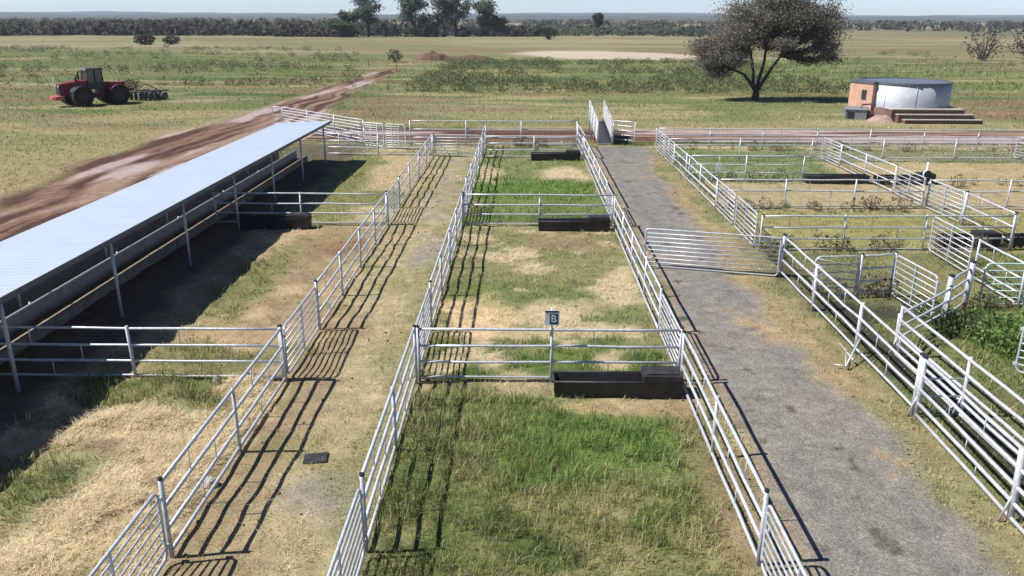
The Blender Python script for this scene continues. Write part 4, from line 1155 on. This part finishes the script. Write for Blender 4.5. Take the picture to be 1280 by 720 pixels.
MB().hexa([(.6, -.42, .7), (3.6, -.42, .7), (3.6, .42, .7), (.6, .42, .7), (.6, -.42, 1.14), (3.6, -.42, 1.14), (3.6, .42, 1.14), (.6, .42, 1.14)]).build('front_frame', M['blackpaint'], t)
MB().box(-.2, .6, -.3, .3, .7, 1.2).build('hinge_joint', M['blackpaint'], t)
MB().hexa([(-3.1, -.6, .7), (-.3, -.5, .7), (-.3, .5, .7), (-3.1, .6, .7), (-3.0, -.55, 2.2), (-.4, -.5, 2.35), (-.4, .5, 2.35), (-3.0, .55, 2.2)]).build('rear_frame', M['redpaint'], t)
for s in (-1, 1):
    for x in (2.0, -1.75):
        pts = MB()
        for k in range(8):
            a0_, a1_ = R(30 + 15 * k), R(45 + 15 * k)
            f = lambda a, r_: (x + r_ * math.cos(a), .95 + r_ * math.sin(a))
            (x0, z0), (x1, z1), (x2, z2), (x3, z3) = f(a0_, 1.08), f(a1_, 1.08), f(a1_, 1.12), f(a0_, 1.12)
            ya, yb = s * .62, s * 2.05
            pts.hexa([(x0, ya, z0), (x1, ya, z1), (x1, yb, z1), (x0, yb, z0), (x3, ya, z3), (x2, ya, z2), (x2, yb, z2), (x3, yb, z3)])
        pts.build('fender', M['redpaint'] if x < 0 else M['blackpaint'], t)
cab = MB().hexa([(-.75, -.85, 1.6), (.95, -.8, 1.6), (.95, .8, 1.6), (-.75, .85, 1.6), (-.75, -.85, 2.35), (.95, -.8, 2.35), (.95, .8, 2.35), (-.75, .85, 2.35)]).build('cab', M['blackpaint'], t)
for (x, y) in ((-.7, -.8), (-.7, .8), (.9, -.76), (.9, .76), (.1, -.8), (.1, .8)):
    MB().tube([(x, y, 2.3), (x * .92, y * .95, 3.6)], .05, 6).build('pillar', M['blackpaint'], cab)
MB().hexa([(-.66, -.76, 2.36), (.84, -.72, 2.36), (.84, .72, 2.36), (-.66, .76, 2.36), (-.6, -.72, 3.55), (.78, -.68, 3.55), (.78, .68, 3.55), (-.6, .72, 3.55)]).build('window', M['glass'], cab)
MB().hexa([(-.85, -.9, 3.58), (1.0, -.85, 3.58), (1.0, .85, 3.58), (-.85, .9, 3.58), (-.7, -.75, 3.82), (.85, -.7, 3.82), (.85, .7, 3.82), (-.7, .75, 3.82)]).build('cab_roof', M['steelgrey'], cab)
MB().tube([(1.35, -.35, 2.4), (1.35, -.35, 3.3), (1.2, -.35, 3.5)], .09, 8).build('exhaust_pipe', M['blackpaint'], t)
MB().tube([(1.9, .3, 2.4), (1.9, .3, 2.95)], .12, 8).build('air_cleaner', M['blackpaint'], t)
MB().tube([(4.3, .8, .9), (4.3, .95, 3.1)], .025, 6).build('marker_rod', M['white'], t)
for s in (-1, 1):
    MB().tube([(.95, s * .85, 3.0), (1.1, s * 1.25, 3.0)], .02, 6).box(1.05, 1.1, s * 1.3 - .1, s * 1.3 + .1, 2.75, 3.15).build('mirror', M['blackpaint'], cab)
for k in range(3):
    MB().box(.2, .55, -.95 - .14 * k, -.82, 1.45 - .3 * k, 1.5 - .3 * k).build('footstep', M['blackpaint'], t)
# implement
t = thing('disc_plough', 'rusty grey disc plough hitched behind the red tractor', 'plough', (-43.6, 91.4, 0), R(68 + 180))
MB().tube([(1.6, 0, .7), (-.2, 0, .95)], .09, 8).build('drawbar', M['steelgrey'], t)
fr = MB()
for s in (-1, 1): fr.tube([(.2, s * .5, .95), (-3.6, s * 1.3, .95)], .08, 6)
fr.tube([(-.4, -1.0, .95), (-.4, 1.0, .95)], .08, 6).tube([(-3.4, -1.6, .95), (-3.4, 1.6, .95)], .08, 6).tube([(-.2, 0, 1.0), (-1.6, 0, 1.75), (-3.4, 0, 1.0)], .06, 6)
fr.build('frame', M['steelgrey'], t)
for row, ang in ((-.9, .35), (-2.9, -.35)):
    for k in range(7):
        y = -1.8 + .6 * k
        d_ = MB().lathe([(0, .05), (.25, .03), (.45, -.05), (.46, -.04), (.25, .05), (0, .07)], 20, 'y').build('disc', M['steelgrey'], t, (row - y * ang * .5, y, .42), ang)
for s in (-1, 1):
    wheel(t, -2.0, s * .75, .48, .3, 'wheel')

# ------------------------------------------------------------------ small things
def rock(name, label, cat, x, y, s, m, seed, sq=(1, 1, .7)):
    rs = random.Random(seed); mb = MB()
    n, k = 12, 7
    for j in range(k + 1):
        th = math.pi * j / k
        for i in range(n):
            a = 2 * math.pi * i / n
            r = s * (1 + rs.uniform(-.15, .15) * (0 < j < k))
            mb.v.append((r * math.sin(th) * math.cos(a) * sq[0], r * math.sin(th) * math.sin(a) * sq[1], r * math.cos(th) * sq[2] + s * sq[2] * .6))
    for j in range(k):
        for i in range(n):
            i2 = (i + 1) % n
            mb.f.append((j * n + i, (j + 1) * n + i, (j + 1) * n + i2, j * n + i2)); mb.sm.append(False)
    return tag(mb.build(name, m, None, (x, y, float(zfun(np.array([x]), np.array([y]))[0])), seed), label, cat)
rock('rock', 'pale grey stone at the foot of the alley fence near the bottom left', 'rock', -6.3, 14.0, .15, M['concrete'], 3)
rock('rock', 'small pale stone in the straw beside the first cross fence', 'rock', -7.8, 18.6, .13, M['concrete'], 6, (.8, .8, 1.3))
m_ = MB(); 
m_.hexa([(-.26, -.2, 0), (.24, -.22, 0), (.28, .2, 0), (-.24, .22, 0), (-.25, -.19, .012), (.23, -.2, .03), (.26, .19, .016), (-.22, .2, .01)])
tag(m_.build('rubber_mat', M['rubber'], None, (-4.4, 15.05, float(zfun(np.array([-4.4]), np.array([15.05]))[0]) + .03), .2), 'dark square scrap of rubber lying in the alley grass', 'mat')
for x, y, hh, lab in ((-24.2, 158, 2.2, 'thin pale post beside the end of the dirt track'), (-17.8, 108, 1.9, 'weathered white field post at the edge of the weeds'), (-13.6, 140, 2.0, 'pale field post left of the tall weeds'), (-31, 166, 1.8, 'leaning pale field post left of the dirt track')):
    z = float(zfun(np.array([x]), np.array([y]))[0])
    tag(MB().tube([(0, 0, -.3), (.05, 0, hh)], .09, 7, .07).build('field_post', M['wood'], None, (x, y, z)), lab, 'post', 'old field posts')

# ------------------------------------------------------------------ light, sky, camera
EL = R(50); AZ = math.atan2(-.1, -1.0)          # towards the sun: -x, slightly -y
sd = Vector((math.cos(EL) * math.cos(AZ), math.cos(EL) * math.sin(AZ), math.sin(EL)))
sun = bpy.data.lights.new('sun', 'SUN'); sun.energy = 4.9; sun.angle = R(.5); sun.color = (1, .975, .94)
so = bpy.data.objects.new('sun', sun); COL.objects.link(so); so.rotation_euler = sd.to_track_quat('Z', 'Y').to_euler(); so.location = (-40, 0, 60)
w = bpy.data.worlds.new('World'); sc.world = w; w.use_nodes = True
nt = w.node_tree
sk = nt.nodes.new('ShaderNodeTexSky'); sk.sky_type = 'NISHITA'; sk.sun_disc = False
sk.sun_elevation = EL; sk.sun_rotation = math.atan2(sd.x, sd.y); sk.altitude = 1300; sk.air_density = 1.0; sk.dust_density = .25; sk.ozone_density = 2.5
bg = nt.nodes['Background']; bg.inputs[1].default_value = .05
tn = nt.nodes.new('ShaderNodeMix'); tn.data_type = 'RGBA'; tn.blend_type = 'MULTIPLY'; tn.inputs[0].default_value = 1; tn.inputs[7].default_value = (.84, .97, 1.24, 1)
tcs = nt.nodes.new('ShaderNodeTexCoord'); sx_ = nt.nodes.new('ShaderNodeSeparateXYZ'); nt.links.new(tcs.outputs['Generated'], sx_.inputs[0])
rmp = nt.nodes.new('ShaderNodeMapRange'); rmp.inputs[1].default_value = 0.; rmp.inputs[2].default_value = .16; rmp.inputs[3].default_value = 1.75; rmp.inputs[4].default_value = .95
nt.links.new(sx_.outputs[2], rmp.inputs[0])
sc_ = nt.nodes.new('ShaderNodeVectorMath'); sc_.operation = 'SCALE'; nt.links.new(tn.outputs[2], sc_.inputs[0]); nt.links.new(rmp.outputs[0], sc_.inputs['Scale'])
nt.links.new(sk.outputs[0], tn.inputs[6]); nt.links.new(sc_.outputs[0], bg.inputs[0])

hm = bpy.data.materials.new('haze_air'); hm.use_nodes = True; hn = hm.node_tree
hn.nodes.remove(hn.nodes['Principled BSDF'])
pv = hn.nodes.new('ShaderNodeVolumePrincipled'); pv.inputs['Color'].default_value = (.80, .88, 1.0, 1); pv.inputs['Density'].default_value = HAZE
hn.links.new(pv.outputs[0], hn.nodes['Material Output'].inputs['Volume'])
hz = MB().box(-8700, 8700, -600, 7300, -4, 75).build('haze', hm)
tag(hz, 'thin pale daytime haze over the plain', 'haze', kind='stuff')

cam = bpy.data.cameras.new('camera'); cam.sensor_width = 36; cam.lens = 1000 / 1280 * 36; cam.clip_end = 30000; cam.clip_start = .1
co = bpy.data.objects.new('camera', cam); COL.objects.link(co)
co.location = (0, 0, 9)
co.rotation_euler = (Matrix.Rotation(R(.72), 3, 'Z') @ Matrix.Rotation(R(90) - math.atan(.338), 3, 'X') @ Matrix.Rotation(R(.2), 3, 'Z')).to_euler()
sc.camera = co
sc.view_settings.view_transform = 'Standard'; sc.view_settings.look = 'None'; sc.view_settings.gamma = 1; sc.view_settings.use_curve_mapping = False
sc.view_settings.exposure = 0.60
sc.cycles.max_bounces = 6; sc.cycles.diffuse_bounces = 3; sc.cycles.glossy_bounces = 3
